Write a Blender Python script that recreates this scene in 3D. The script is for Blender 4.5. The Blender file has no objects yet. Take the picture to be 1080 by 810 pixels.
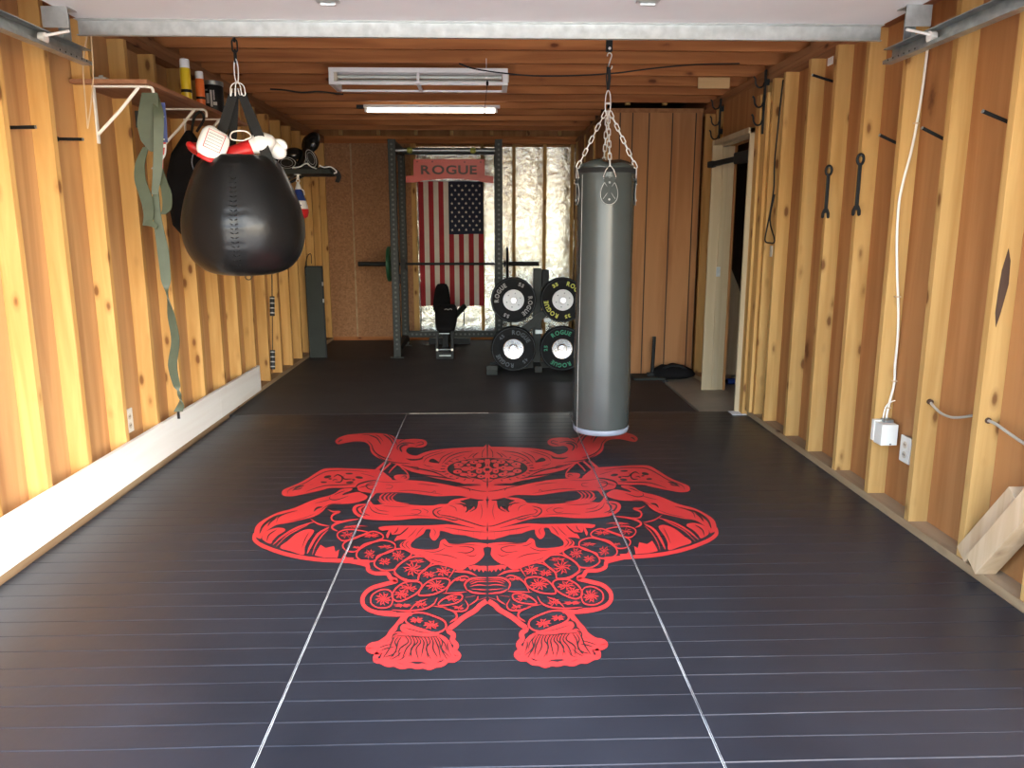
import bpy, bmesh, math, random
from mathutils import Vector, Matrix, Euler, noise
from mathutils.geometry import tessellate_polygon
random.seed(7)
S = bpy.context.scene
COL = S.collection
PI = math.pi

# ------------------------------------------------------------------ camera
FPX = 824.0; EYE = Vector((0, 0, 1.38))
_y = Vector((514-540, 405-241, FPX)).normalized()
YAW = math.asin(-_y.x); PITCH = math.atan2(_y.y, _y.z)
RGT = Vector((math.cos(YAW), -math.sin(YAW), 0))
FWD = Vector((math.sin(YAW)*math.cos(PITCH), math.cos(YAW)*math.cos(PITCH), -math.sin(PITCH)))
UPV = RGT.cross(FWD)
cd = bpy.data.cameras.new('camera'); cam = bpy.data.objects.new('camera', cd); COL.objects.link(cam)
cd.sensor_width = 36; cd.lens = FPX/1080*36; cd.clip_end = 200
cam.matrix_world = Matrix((( RGT.x, UPV.x, -FWD.x, EYE.x), (RGT.y, UPV.y, -FWD.y, EYE.y), (RGT.z, UPV.z, -FWD.z, EYE.z), (0,0,0,1)))
S.camera = cam
def ray(px, py): return RGT*((px-540)/FPX) + UPV*((405-py)/FPX) + FWD
def at_z(px, py, z=0.0): r = ray(px, py); return EYE + r*((z-EYE.z)/r.z)
def at_x(px, py, x): r = ray(px, py); return EYE + r*(x/r.x)
def at_y(px, py, y): r = ray(px, py); return EYE + r*(y/r.y)

# ------------------------------------------------------------------ materials
def _mat(name):
    m = bpy.data.materials.new(name); m.use_nodes = True
    nt = m.node_tree; b = nt.nodes['Principled BSDF']
    return m, nt, b
def lk(nt, a, b): nt.links.new(a, b)
def nd(nt, t, **k):
    n = nt.nodes.new(t)
    for a, v in k.items():
        if a.startswith('i_'): n.inputs[a[2:].replace('_', ' ')].default_value = v
        else: setattr(n, a, v)
    return n
def ramp(nt, stops):
    r = nt.nodes.new('ShaderNodeValToRGB'); e = r.color_ramp.elements
    while len(e) > 1: e.remove(e[-1])
    e[0].position = stops[0][0]; e[0].color = (*stops[0][1], 1)
    for p, c in stops[1:]:
        q = e.new(p); q.color = (*c, 1)
    return r
def coords(nt, scale, rnd=True):
    tc = nd(nt, 'ShaderNodeTexCoord'); src = tc.outputs['Object']
    if rnd:
        oi = nd(nt, 'ShaderNodeObjectInfo')
        mu = nd(nt, 'ShaderNodeVectorMath', operation='SCALE'); cb = nd(nt, 'ShaderNodeCombineXYZ')
        lk(nt, oi.outputs['Random'], cb.inputs[0]); lk(nt, oi.outputs['Random'], cb.inputs[1]); lk(nt, oi.outputs['Random'], cb.inputs[2])
        lk(nt, cb.outputs[0], mu.inputs[0]); mu.inputs['Scale'].default_value = 37.0
        ad = nd(nt, 'ShaderNodeVectorMath', operation='ADD'); lk(nt, src, ad.inputs[0]); lk(nt, mu.outputs[0], ad.inputs[1]); src = ad.outputs[0]
    mp = nd(nt, 'ShaderNodeMapping'); mp.inputs['Scale'].default_value = scale; lk(nt, src, mp.inputs['Vector'])
    return mp.outputs[0], src
def plain(name, col, rough=0.5, metal=0.0, var=0.12, vs=9.0, bump=0.0, bs=60.0, spec=0.5, coat=0.0, rnd=False):
    m, nt, b = _mat(name)
    v, src = coords(nt, (vs, vs, vs), rnd)
    n = nd(nt, 'ShaderNodeTexNoise', i_Scale=1.0, i_Detail=4.0); lk(nt, v, n.inputs['Vector'])
    r = ramp(nt, [(0.3, tuple(c*(1-var) for c in col)), (0.7, tuple(min(1, c*(1+var)) for c in col))])
    lk(nt, n.outputs['Fac'], r.inputs['Fac']); lk(nt, r.outputs['Color'], b.inputs['Base Color'])
    b.inputs['Roughness'].default_value = rough; b.inputs['Metallic'].default_value = metal
    b.inputs['Specular IOR Level'].default_value = spec; b.inputs['Coat Weight'].default_value = coat
    if bump:
        n2 = nd(nt, 'ShaderNodeTexNoise', i_Scale=bs, i_Detail=5.0); lk(nt, src, n2.inputs['Vector'])
        bp = nd(nt, 'ShaderNodeBump', i_Strength=bump, i_Distance=0.01); lk(nt, n2.outputs['Fac'], bp.inputs['Height']); lk(nt, bp.outputs[0], b.inputs['Normal'])
    return m
def wood(name, light, dark, axis='Z', rough=0.65, knots=1.0, grain=1.0, hue=0.12, kd=0.13):
    m, nt, b = _mat(name)
    a = {'X': 0, 'Y': 1, 'Z': 2}[axis]
    sc = [16*grain]*3; sc[a] = 1.1*grain
    v, src = coords(nt, tuple(sc))
    n = nd(nt, 'ShaderNodeTexNoise', i_Scale=1.0, i_Detail=6.0, i_Distortion=0.7); lk(nt, v, n.inputs['Vector'])
    mid = tuple((p+q)/2 for p, q in zip(light, dark))
    r = ramp(nt, [(0.25, dark), (0.45, mid), (0.6, light), (0.85, tuple(c*0.9 for c in light))])
    lk(nt, n.outputs['Fac'], r.inputs['Fac']); out = r.outputs['Color']
    # broad drift of tone from board to board
    oi = nd(nt, 'ShaderNodeObjectInfo'); mr = nd(nt, 'ShaderNodeMapRange'); mr.inputs['To Min'].default_value = 1-hue; mr.inputs['To Max'].default_value = 1+hue
    lk(nt, oi.outputs['Random'], mr.inputs['Value'])
    hs = nd(nt, 'ShaderNodeHueSaturation'); lk(nt, mr.outputs[0], hs.inputs['Value']); lk(nt, out, hs.inputs['Color']); out = hs.outputs['Color']
    if knots:
        ks = [6.5, 6.5, 6.5]; ks[a] = 2.8
        mp = nd(nt, 'ShaderNodeMapping'); mp.inputs['Scale'].default_value = ks; lk(nt, src, mp.inputs['Vector'])
        vo = nd(nt, 'ShaderNodeTexVoronoi', i_Scale=knots); lk(nt, mp.outputs[0], vo.inputs['Vector'])
        nn = nd(nt, 'ShaderNodeTexNoise', i_Scale=22.0, i_Detail=2.0); lk(nt, src, nn.inputs['Vector'])
        ma = nd(nt, 'ShaderNodeMath', operation='MULTIPLY_ADD'); lk(nt, nn.outputs['Fac'], ma.inputs[0]); ma.inputs[1].default_value = 0.07; lk(nt, vo.outputs['Distance'], ma.inputs[2])
        kr = ramp(nt, [(0.0, (1, 1, 1)), (kd*0.72, (0.85,)*3), (kd, (0.25,)*3), (kd*1.5, (0, 0, 0))])
        lk(nt, ma.outputs[0], kr.inputs['Fac'])
        mx = nd(nt, 'ShaderNodeMix', data_type='RGBA'); lk(nt, kr.outputs['Color'], mx.inputs['Factor'])
        lk(nt, out, mx.inputs['A']); mx.inputs['B'].default_value = (dark[0]*0.33, dark[1]*0.22, dark[2]*0.2, 1); out = mx.outputs['Result']
    lk(nt, out, b.inputs['Base Color']); b.inputs['Roughness'].default_value = rough; b.inputs['Specular IOR Level'].default_value = 0.25
    bp = nd(nt, 'ShaderNodeBump', i_Strength=0.15, i_Distance=0.004); lk(nt, n.outputs['Fac'], bp.inputs['Height']); lk(nt, bp.outputs[0], b.inputs['Normal'])
    return m
def emit(name, col, st):
    m, nt, b = _mat(name); b.inputs['Base Color'].default_value = (*col, 1)
    b.inputs['Emission Color'].default_value = (*col, 1); b.inputs['Emission Strength'].default_value = st
    return m

M = {}
M['stud'] = wood('pine_stud', (0.59, 0.345, 0.115), (0.45, 0.235, 0.066), 'Z', knots=1.5, kd=0.19)
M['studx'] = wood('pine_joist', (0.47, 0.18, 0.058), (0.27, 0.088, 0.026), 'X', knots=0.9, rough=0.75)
M['study'] = wood('pine_plate', (0.42, 0.29, 0.16), (0.30, 0.18, 0.09), 'Y', knots=0.9, rough=0.75)
M['topplate'] = wood('aged_top_plate', (0.36, 0.17, 0.07), (0.22, 0.09, 0.035), 'Y', knots=0.9, rough=0.8)
M['blockx'] = wood('pine_block', (0.60, 0.38, 0.17), (0.44, 0.25, 0.10), 'X', knots=0.8)
M['offcut'] = wood('pale_offcut', (0.70, 0.50, 0.30), (0.56, 0.36, 0.19), 'Z', knots=0.7)
M['sheath_l'] = wood('plywood_left_hazed', (0.55, 0.31, 0.13), (0.38, 0.19, 0.075), 'Z', knots=0.35, grain=0.6, hue=0.02)  # paler than the right wall: partly other wood, partly haze put into the colour
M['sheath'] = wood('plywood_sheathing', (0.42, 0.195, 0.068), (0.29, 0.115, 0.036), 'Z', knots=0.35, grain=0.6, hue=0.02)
M['panel'] = wood('grooved_panelling', (0.48, 0.225, 0.085), (0.35, 0.145, 0.05), 'Z', knots=0.3, grain=0.6, hue=0.1)
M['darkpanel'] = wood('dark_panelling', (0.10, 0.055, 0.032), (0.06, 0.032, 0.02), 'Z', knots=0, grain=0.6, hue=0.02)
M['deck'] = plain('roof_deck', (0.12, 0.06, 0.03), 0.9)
M['jamb'] = wood('primed_door_frame', (0.56, 0.44, 0.27), (0.47, 0.36, 0.21), 'Z', knots=0, grain=0.7)
M['whiteboard'] = wood('white_primed_board', (0.90, 0.87, 0.80), (0.80, 0.74, 0.66), 'Y', knots=0.3, grain=0.5, hue=0.02, kd=0.06)
M['shelfwood'] = wood('brown_shelf_board', (0.34, 0.16, 0.08), (0.22, 0.09, 0.04), 'Y', knots=0.5)
M['concrete'] = plain('concrete_slab', (0.36, 0.29, 0.20), 0.5, var=0.15, vs=3, bump=0.1)
M['driveway'] = plain('driveway_concrete', (0.55, 0.53, 0.49), 0.9, var=0.1, vs=2)
M['black'] = plain('black_plastic', (0.009, 0.009, 0.009), 0.5, spec=0.3)
M['blackmetal'] = plain('black_powder_coat', (0.012, 0.013, 0.012), 0.55, var=0.2, vs=30, spec=0.3)
M['rackmetal'] = plain('rack_green_black_coat', (0.011, 0.014, 0.010), 0.5, var=0.2, vs=30, spec=0.35)
M['blackfabric'] = plain('black_fabric', (0.011, 0.010, 0.010), 0.9, bump=0.3, bs=90, spec=0.15)
M['strapblack'] = plain('black_webbing', (0.012, 0.012, 0.011), 0.85, bump=0.4, bs=300)
M['leather'] = plain('black_bag_vinyl', (0.009, 0.009, 0.009), 0.30, bump=0.45, bs=7, spec=0.32)
M['gloveblack'] = plain('black_glove_leather', (0.012, 0.012, 0.012), 0.22, bump=0.15, bs=25)
M['white'] = plain('white_paint', (0.80, 0.79, 0.75), 0.45, var=0.03)
M['doorwhite'] = plain('garage_door_white', (0.66, 0.67, 0.66), 0.5, var=0.04, vs=3)
M['bracketwhite'] = plain('white_bracket_enamel', (0.80, 0.76, 0.66), 0.4, var=0.04)
M['plasticwhite'] = plain('white_plastic', (0.82, 0.78, 0.68), 0.4, var=0.03)
M['cream'] = plain('cream_board', (0.62, 0.54, 0.40), 0.7)
M['zinc'] = plain('galvanised_steel', (0.50, 0.52, 0.50), 0.42, metal=0.75, var=0.15, vs=25, bump=0.05)
M['track'] = plain('galvanised_track', (0.34, 0.37, 0.36), 0.4, metal=0.8, var=0.2, vs=20)
M['chrome'] = plain('bright_chain_steel', (0.85, 0.82, 0.76), 0.35, metal=0.35, var=0.05)
M['steel'] = plain('steel_hub', (0.72, 0.72, 0.71), 0.22, metal=1.0, var=0.05)
M['greyv'] = plain('grey_bag_vinyl', (0.058, 0.066, 0.060), 0.27, var=0.05, vs=4, bump=0.06, bs=8)
M['greypale'] = plain('pale_grey_binding', (0.26, 0.29, 0.34), 0.5)
M['greypatch'] = plain('grey_patch_vinyl', (0.050, 0.056, 0.050), 0.6, spec=0.25)
M['stitch'] = plain('pale_stitching', (0.50, 0.50, 0.46), 0.6)
M['olive'] = plain('olive_green_rubber_band', (0.070, 0.085, 0.052), 0.6, var=0.15, vs=12)
M['slate'] = plain('slate_grey_vinyl', (0.018, 0.023, 0.018), 0.7, var=0.15, vs=5)
M['red'] = plain('red_leather', (0.55, 0.02, 0.02), 0.4)
M['signred'] = plain('red_sign_coat', (0.62, 0.06, 0.035), 0.35, var=0.1, vs=3)
M['blue'] = plain('blue_leather', (0.02, 0.045, 0.20), 0.4)
M['yellow'] = plain('yellow_can', (0.72, 0.50, 0.02), 0.35)
M['orange'] = plain('orange_can', (0.75, 0.16, 0.03), 0.35)
M['yball'] = plain('olive_yellow_rubber', (0.28, 0.28, 0.04), 0.5)
M['cable'] = plain('white_cable', (0.85, 0.80, 0.66), 0.5, var=0.03)
M['greycable'] = plain('grey_cable', (0.42, 0.38, 0.30), 0.5, var=0.05)
M['rope'] = plain('tan_cord', (0.62, 0.44, 0.25), 0.8)
M['rubber'] = plain('black_rubber_plate', (0.009, 0.009, 0.009), 0.7, var=0.2, vs=40, spec=0.25)
M['platewhite'] = plain('white_hub_paint', (0.86, 0.86, 0.84), 0.4, var=0.02)
M['letgrey'] = plain('grey_lettering', (0.40, 0.38, 0.35), 0.6)
M['letdark'] = plain('dark_grey_lettering', (0.085, 0.10, 0.11), 0.6)
M['letyellow'] = plain('yellow_lettering', (0.70, 0.68, 0.12), 0.6)
M['letgreen'] = plain('green_lettering', (0.04, 0.30, 0.16), 0.6)
M['green'] = plain('green_plate', (0.02, 0.12, 0.05), 0.5)
M['letbrown'] = plain('dark_sign_lettering', (0.10, 0.035, 0.02), 0.5)
M['flagred'] = plain('flag_red_cloth', (0.32, 0.018, 0.022), 0.85, var=0.08, bump=0.1, bs=200)
M['flagwhite'] = plain('flag_white_cloth', (0.66, 0.58, 0.48), 0.85, var=0.05, bump=0.1, bs=200)
M['flagblue'] = plain('flag_navy_cloth', (0.014, 0.017, 0.036), 0.85, var=0.05)
M['tube_on'] = emit('lit_tube', (1.0, 0.96, 0.85), 5.0)
M['tube_off'] = plain('unlit_glass_tube', (0.55, 0.57, 0.50), 0.2)
M['paper'] = plain('white_paper', (0.80, 0.80, 0.77), 0.8, var=0.03)
M['seam'] = plain('pale_mat_edge', (0.60, 0.62, 0.62), 0.7, var=0.35, vs=14)
M['endedge'] = plain('tan_mat_end', (0.38, 0.35, 0.27), 0.7, var=0.3, vs=14)
M['print_red'] = plain('mat_print_red', (0.58, 0.036, 0.036), 0.42, var=0.04, vs=3)
M['print_black'] = plain('mat_print_black', (0.018, 0.018, 0.019), 0.42, var=0.1, vs=3)

def m_mat():
    m, nt, b = _mat('black_vinyl_mat')
    v, src = coords(nt, (1.2, 1.2, 1.2), False)
    n = nd(nt, 'ShaderNodeTexNoise', i_Scale=1.0, i_Detail=7.0, i_Roughness=0.65); lk(nt, v, n.inputs['Vector'])
    r = ramp(nt, [(0.3, (0.012, 0.014, 0.019)), (0.7, (0.019, 0.022, 0.030))]); lk(nt, n.outputs['Fac'], r.inputs['Fac'])
    # pale scuffs
    n3 = nd(nt, 'ShaderNodeTexNoise', i_Scale=60.0, i_Detail=6.0, i_Roughness=0.7, i_Distortion=1.5); lk(nt, src, n3.inputs['Vector'])
    r3 = ramp(nt, [(0.70, (0, 0, 0)), (0.82, (0.5,)*3)]); lk(nt, n3.outputs['Fac'], r3.inputs['Fac'])
    mx = nd(nt, 'ShaderNodeMix', data_type='RGBA'); lk(nt, r3.outputs['Color'], mx.inputs['Factor']); lk(nt, r.outputs['Color'], mx.inputs['A']); mx.inputs['B'].default_value = (0.10, 0.10, 0.11, 1)
    lk(nt, mx.outputs['Result'], b.inputs['Base Color'])
    rr = ramp(nt, [(0.3, (0.32,)*3), (0.7, (0.46,)*3)]); lk(nt, n.outputs['Fac'], rr.inputs['Fac']); lk(nt, rr.outputs['Color'], b.inputs['Roughness'])
    bp = nd(nt, 'ShaderNodeBump', i_Strength=0.25, i_Distance=0.002); n2 = nd(nt, 'ShaderNodeTexNoise', i_Scale=25.0, i_Detail=4.0); lk(nt, src, n2.inputs['Vector'])
    lk(nt, n2.outputs['Fac'], bp.inputs['Height']); lk(nt, bp.outputs[0], b.inputs['Normal'])
    return m
M['mat'] = m_mat()
def m_rubber():
    m, nt, b = _mat('speckled_rubber_floor')
    v, src = coords(nt, (1, 1, 1), False)
    n = nd(nt, 'ShaderNodeTexNoise', i_Scale=3.0, i_Detail=6.0); lk(nt, v, n.inputs['Vector'])
    r = ramp(nt, [(0.3, (0.028, 0.025, 0.023)), (0.7, (0.046, 0.040, 0.036))]); lk(nt, n.outputs['Fac'], r.inputs['Fac'])
    vo = nd(nt, 'ShaderNodeTexVoronoi', i_Scale=120.0); lk(nt, src, vo.inputs['Vector'])
    r2 = ramp(nt, [(0.08, (0.12, 0.11, 0.10)), (0.16, (0, 0, 0))]); lk(nt, vo.outputs['Distance'], r2.inputs['Fac'])
    mx = nd(nt, 'ShaderNodeMix', data_type='RGBA', blend_type='ADD'); mx.inputs['Factor'].default_value = 0.35
    lk(nt, r.outputs['Color'], mx.inputs['A']); lk(nt, r2.outputs['Color'], mx.inputs['B']); lk(nt, mx.outputs['Result'], b.inputs['Base Color'])
    b.inputs['Roughness'].default_value = 0.62
    return m
M['rubberfloor'] = m_rubber()
def m_osb():
    m, nt, b = _mat('strand_board')
    v, src = coords(nt, (1, 1, 1), True)
    vo = nd(nt, 'ShaderNodeTexVoronoi', i_Scale=55.0); lk(nt, v, vo.inputs['Vector'])
    n = nd(nt, 'ShaderNodeTexNoise', i_Scale=25.0, i_Detail=5.0, i_Distortion=2.0); lk(nt, v, n.inputs['Vector'])
    mx = nd(nt, 'ShaderNodeMix', data_type='RGBA'); mx.inputs['Factor'].default_value = 0.45; lk(nt, vo.outputs['Color'], mx.inputs['A']); lk(nt, n.outputs['Color'], mx.inputs['B'])
    bw = nd(nt, 'ShaderNodeRGBToBW'); lk(nt, mx.outputs['Result'], bw.inputs[0])
    r = ramp(nt, [(0.2, (0.24, 0.11, 0.045)), (0.5, (0.32, 0.15, 0.062)), (0.8, (0.40, 0.20, 0.09))]); lk(nt, bw.outputs[0], r.inputs['Fac'])
    lk(nt, r.outputs['Color'], b.inputs['Base Color']); b.inputs['Roughness'].default_value = 0.75
    return m
M['osb'] = m_osb()
def m_foil():
    m, nt, b = _mat('foil_faced_insulation')
    v, src = coords(nt, (1, 1, 1), True)
    n = nd(nt, 'ShaderNodeTexNoise', i_Scale=14.0, i_Detail=8.0, i_Distortion=1.2, i_Roughness=0.65); lk(nt, v, n.inputs['Vector'])
    r = ramp(nt, [(0.3, (0.72, 0.72, 0.62)), (0.7, (0.95, 0.95, 0.86))]); lk(nt, n.outputs['Fac'], r.inputs['Fac'])
    lk(nt, r.outputs['Color'], b.inputs['Base Color']); b.inputs['Metallic'].default_value = 1.0; b.inputs['Roughness'].default_value = 0.24
    bp = nd(nt, 'ShaderNodeBump', i_Strength=0.40, i_Distance=0.02); lk(nt, n.outputs['Fac'], bp.inputs['Height']); lk(nt, bp.outputs[0], b.inputs['Normal'])
    return m
M['foil'] = m_foil()

# ------------------------------------------------------------------ mesh builder
def smooth_path(pts, seg=6, closed=False):
    P = [Vector(p) for p in pts]; n = len(P); out = []
    if n < 3 and not closed: return P
    rng = range(n) if closed else range(n-1)
    for i in rng:
        p0 = P[(i-1) % n] if closed or i > 0 else P[0]*2-P[1]
        p1 = P[i]; p2 = P[(i+1) % n]
        p3 = P[(i+2) % n] if closed or i+2 < n else P[-1]*2-P[-2]
        for k in range(seg):
            t = k/seg
            out.append(0.5*((2*p1)+(p2-p0)*t+(2*p0-5*p1+4*p2-p3)*t*t+(3*p1-p0-3*p2+p3)*t*t*t))
    if not closed: out.append(P[-1])
    return out

class MB:
    def __init__(s): s.bm = bmesh.new(); s.mi = 0
    def face(s, vs):
        try:
            f = s.bm.faces.new(vs); f.material_index = s.mi; return f
        except ValueError: return None
    def box(s, x0, x1, y0, y1, z0, z1, bev=0.0, mat=None):
        r = bmesh.ops.create_cube(s.bm, size=1); vs = r['verts']
        for v in vs:
            v.co = Vector(((x0+x1)/2+v.co.x*(x1-x0), (y0+y1)/2+v.co.y*(y1-y0), (z0+z1)/2+v.co.z*(z1-z0)))
        fs = set(f for v in vs for f in v.link_faces)
        for f in fs: f.material_index = s.mi
        if bev:
            es = set(e for v in vs for e in v.link_edges)
            r2 = bmesh.ops.bevel(s.bm, geom=list(es), offset=bev, segments=2, affect='EDGES', profile=0.6)
            vs = list(set(vs_ for vs_ in r2['verts']) | set(v for v in vs if v.is_valid))
            for f in r2['faces']: f.material_index = s.mi
        if mat is not None:
            vs = [v for v in vs if v.is_valid]
            bmesh.ops.transform(s.bm, matrix=mat, verts=vs)
        return s
    def bar(s, p0, p1, w, h, bev=0.0, up=(0, 0, 1)):
        """rectangular bar from p0 to p1; w across, h along 'up'"""
        p0 = Vector(p0); p1 = Vector(p1); d = p1-p0; L = d.length; d.normalize(); up = Vector(up)
        if abs(d.dot(up)) > 0.99: up = Vector((0, 1, 0))
        x = d.cross(up).normalized(); z = x.cross(d)
        mt = Matrix(((x.x, d.x, z.x, p0.x), (x.y, d.y, z.y, p0.y), (x.z, d.z, z.z, p0.z), (0, 0, 0, 1)))
        return s.box(-w/2, w/2, 0, L, -h/2, h/2, bev, mt)
    def tube(s, pts, r, seg=8, closed=False, caps=True):
        P = [Vector(p) for p in pts]; n = len(P)
        R = r if isinstance(r, (list, tuple)) else [r]*n
        rings = []; prev = None
        for i in range(n):
            if closed: t = (P[(i+1) % n]-P[(i-1) % n])
            else: t = P[min(i+1, n-1)]-P[max(i-1, 0)]
            if t.length < 1e-9: t = Vector((0, 0, 1))
            t.normalize()
            if prev is None:
                a = Vector((0, 0, 1)) if abs(t.z) < 0.9 else Vector((1, 0, 0))
                u = t.cross(a).normalized()
            else:
                u = (prev - t*prev.dot(t))
                if u.length < 1e-6: u = t.cross(Vector((1, 0, 0)))
                u.normalize()
            prev = u; w = t.cross(u)
            rings.append([s.bm.verts.new(P[i]+(u*math.cos(2*PI*k/seg)+w*math.sin(2*PI*k/seg))*R[i]) for k in range(seg)])
        m = n if closed else n-1
        for i in range(m):
            a, b = rings[i], rings[(i+1) % n]
            for k in range(seg): s.face([a[k], a[(k+1) % seg], b[(k+1) % seg], b[k]])
        if caps and not closed:
            s.face(rings[0][::-1]); s.face(rings[-1])
        return s
    def cyl(s, p0, p1, r, seg=20, r2=None):
        return s.tube([p0, p1], [r, r if r2 is None else r2], seg)
    def lathe(s, prof, c=(0, 0, 0), seg=32, axis='Z', sx=1.0, sy=1.0):
        """prof = [(radius, height)]"""
        c = Vector(c); rings = []
        def put(x, y, z):
            if axis == 'Z': return c+Vector((x*sx, y*sy, z))
            if axis == 'Y': return c+Vector((x*sx, z, y*sy))
            return c+Vector((z, x*sx, y*sy))
        for r, h in prof:
            if r < 1e-6: rings.append([s.bm.verts.new(put(0, 0, h))])
            else: rings.append([s.bm.verts.new(put(r*math.cos(2*PI*k/seg), r*math.sin(2*PI*k/seg), h)) for k in range(seg)])
        for a, b in zip(rings, rings[1:]):
            for k in range(seg):
                k2 = (k+1) % seg
                if len(a) == 1 and len(b) == 1: break
                if len(a) == 1: s.face([a[0], b[k2], b[k]])
                elif len(b) == 1: s.face([a[k], a[k2], b[0]])
                else: s.face([a[k], a[k2], b[k2], b[k]])
        if len(rings[0]) > 1: s.face(rings[0][::-1])
        if len(rings[-1]) > 1: s.face(rings[-1])
        return s
    def ball(s, c, r, sx=1, sy=1, sz=1, rot=None, seg=20):
        res = bmesh.ops.create_uvsphere(s.bm, u_segments=seg, v_segments=max(8, seg//2+2), radius=r)
        mt = Matrix.Translation(Vector(c)) @ ((rot.to_matrix().to_4x4()) if rot else Matrix.Identity(4)) @ Matrix.Diagonal((sx, sy, sz, 1))
        bmesh.ops.transform(s.bm, matrix=mt, verts=res['verts'])
        for v in res['verts']:
            for f in v.link_faces: f.material_index = s.mi
        return s
    def prism(s, poly, depth, fn):
        """poly of 2-D points; fn(u,v,w) -> 3-D; w in 0..depth"""
        tri = tessellate_polygon([[Vector((p[0], p[1], 0)) for p in poly]])
        a = [s.bm.verts.new(fn(p[0], p[1], 0)) for p in poly]; b = [s.bm.verts.new(fn(p[0], p[1], depth)) for p in poly]
        for t in tri:
            s.face([a[i] for i in t]); s.face([b[i] for i in reversed(t)])
        n = len(poly)
        for i in range(n): s.face([a[i], a[(i+1) % n], b[(i+1) % n], b[i]])
        return s
    def ribbon(s, pts, width, side, thick=0.002):
        """flat strap along pts, side = list of unit vectors or one"""
        n = len(pts); P = [Vector(p) for p in pts]
        Wd = width if isinstance(width, (list, tuple)) else [width]*n
        Sd = side if isinstance(side, list) else [Vector(side)]*n
        rows = []
        for i in range(n):
            t = (P[min(i+1, n-1)]-P[max(i-1, 0)]).normalized(); sd = Vector(Sd[i]).normalized(); nn = t.cross(sd)
            if nn.length < 1e-6: nn = Vector((0, 1, 0))
            nn.normalize()
            rows.append([s.bm.verts.new(P[i]+sd*(a*Wd[i]/2)+nn*(b*thick/2)) for a, b in ((-1, -1), (1, -1), (1, 1), (-1, 1))])
        for a, b in zip(rows, rows[1:]):
            for k in range(4): s.face([a[k], a[(k+1) % 4], b[(k+1) % 4], b[k]])
        s.face(rows[0][::-1]); s.face(rows[-1])
        return s
    def build(s, name, mats, parent=None, smooth=False, base=None, local=False, recalc=True):
        """world-space mesh -> one object; relative to its parent thing (or to 'base')"""
        bm = s.bm
        if recalc: bmesh.ops.recalc_face_normals(bm, faces=bm.faces)
        me = bpy.data.meshes.new(name); o = bpy.data.objects.new(name, me); COL.objects.link(o)
        if parent is not None:
            o.parent = parent
            if not local:
                w = world_loc(parent); bmesh.ops.transform(bm, matrix=w.inverted(), verts=bm.verts)
        elif base is not None:
            bmesh.ops.translate(bm, vec=-Vector(base), verts=bm.verts); o.location = base
        bm.to_mesh(me); bm.free()
        for m in (mats if isinstance(mats, (list, tuple)) else [mats]): me.materials.append(m)
        if smooth:
            for p in me.polygons: p.use_smooth = True
            if smooth is not True:
                try: me.set_sharp_from_angle(angle=math.radians(smooth))
                except Exception: pass
        return o
def world_loc(o):
    m = o.matrix_basis.copy()
    while o.parent: o = o.parent; m = o.matrix_basis @ m
    return m
def tag(o, label, cat, group=None):
    o['label'] = label; o['category'] = cat
    if group: o['group'] = group
    return o
def thing(name, label, cat, loc=(0, 0, 0), rot=0.0, group=None):
    o = bpy.data.objects.new(name, None); COL.objects.link(o); o.empty_display_size = 0.1
    o.location = loc; o.rotation_euler = (0, 0, rot)
    return tag(o, label, cat, group)
def struct(o): o['kind'] = 'structure'; return o
def shell(name, loc=(0, 0, 0)):
    o = bpy.data.objects.new(name, None); COL.objects.link(o); o.location = loc; return struct(o)
def part_copy(o, parent, loc):
    c = o.copy(); COL.objects.link(c); c.parent = parent; c.location = loc; return c
def dup(root, loc, rot=None, label=None, mats=None):
    r = root.copy(); COL.objects.link(r); r.location = loc
    if rot is not None: r.rotation_euler = rot
    if label: r['label'] = label
    for ch in list(root.children):
        c = ch.copy(); COL.objects.link(c); c.parent = r
        for g in list(ch.children):
            d = g.copy(); COL.objects.link(d); d.parent = c
    return r
_gl = {}
def glyph(ch):
    """flat outline triangles of one character, centred on its width, height 1"""
    if ch in _gl: return _gl[ch]
    cu = bpy.data.curves.new('glyph', 'FONT'); cu.body = ch; cu.size = 1.0; cu.offset = 0.03
    ob = bpy.data.objects.new('glyph', cu); COL.objects.link(ob)
    bpy.context.view_layer.update()
    me = bpy.data.meshes.new_from_object(ob.evaluated_get(bpy.context.evaluated_depsgraph_get()))
    vs = [v.co.copy() for v in me.vertices]; fs = [tuple(p.vertices) for p in me.polygons]
    if vs:
        x0 = min(v.x for v in vs); x1 = max(v.x for v in vs)
    else: x0 = x1 = 0
    w = x1-x0
    _gl[ch] = ([(v.x-x0-w/2, v.y) for v in vs], fs, w)
    bpy.data.objects.remove(ob); bpy.data.curves.remove(cu); bpy.data.meshes.remove(me)
    return _gl[ch]
def put_glyph(mb, ch, fn):
    vs, fs, w = glyph(ch)
    V = [mb.bm.verts.new(fn(x, y)) for x, y in vs]
    for f in fs: mb.face([V[i] for i in f])
def text_line(mb, txt, width, height, fn, gap=0.12):
    """fn(u,v)->3D, text centred on u=0, baseline v=0"""
    ws = [glyph(c)[2] if c != ' ' else 0.3 for c in txt]; tot = sum(ws)+gap*(len(txt)-1)
    k = width/tot; u = -width/2
    for c, w in zip(txt, ws):
        cu = u+w*k/2
        if c != ' ': put_glyph(mb, c, lambda x, y, cu=cu: fn(cu+x*k, y*height/0.7))
        u += (w+gap)*k
# ================================================================== THE ROOM
XF = 1.96; XS = 2.05; Y0 = 1.45; YB = 9.9; ZT = 2.465; ZS = 2.385
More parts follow.
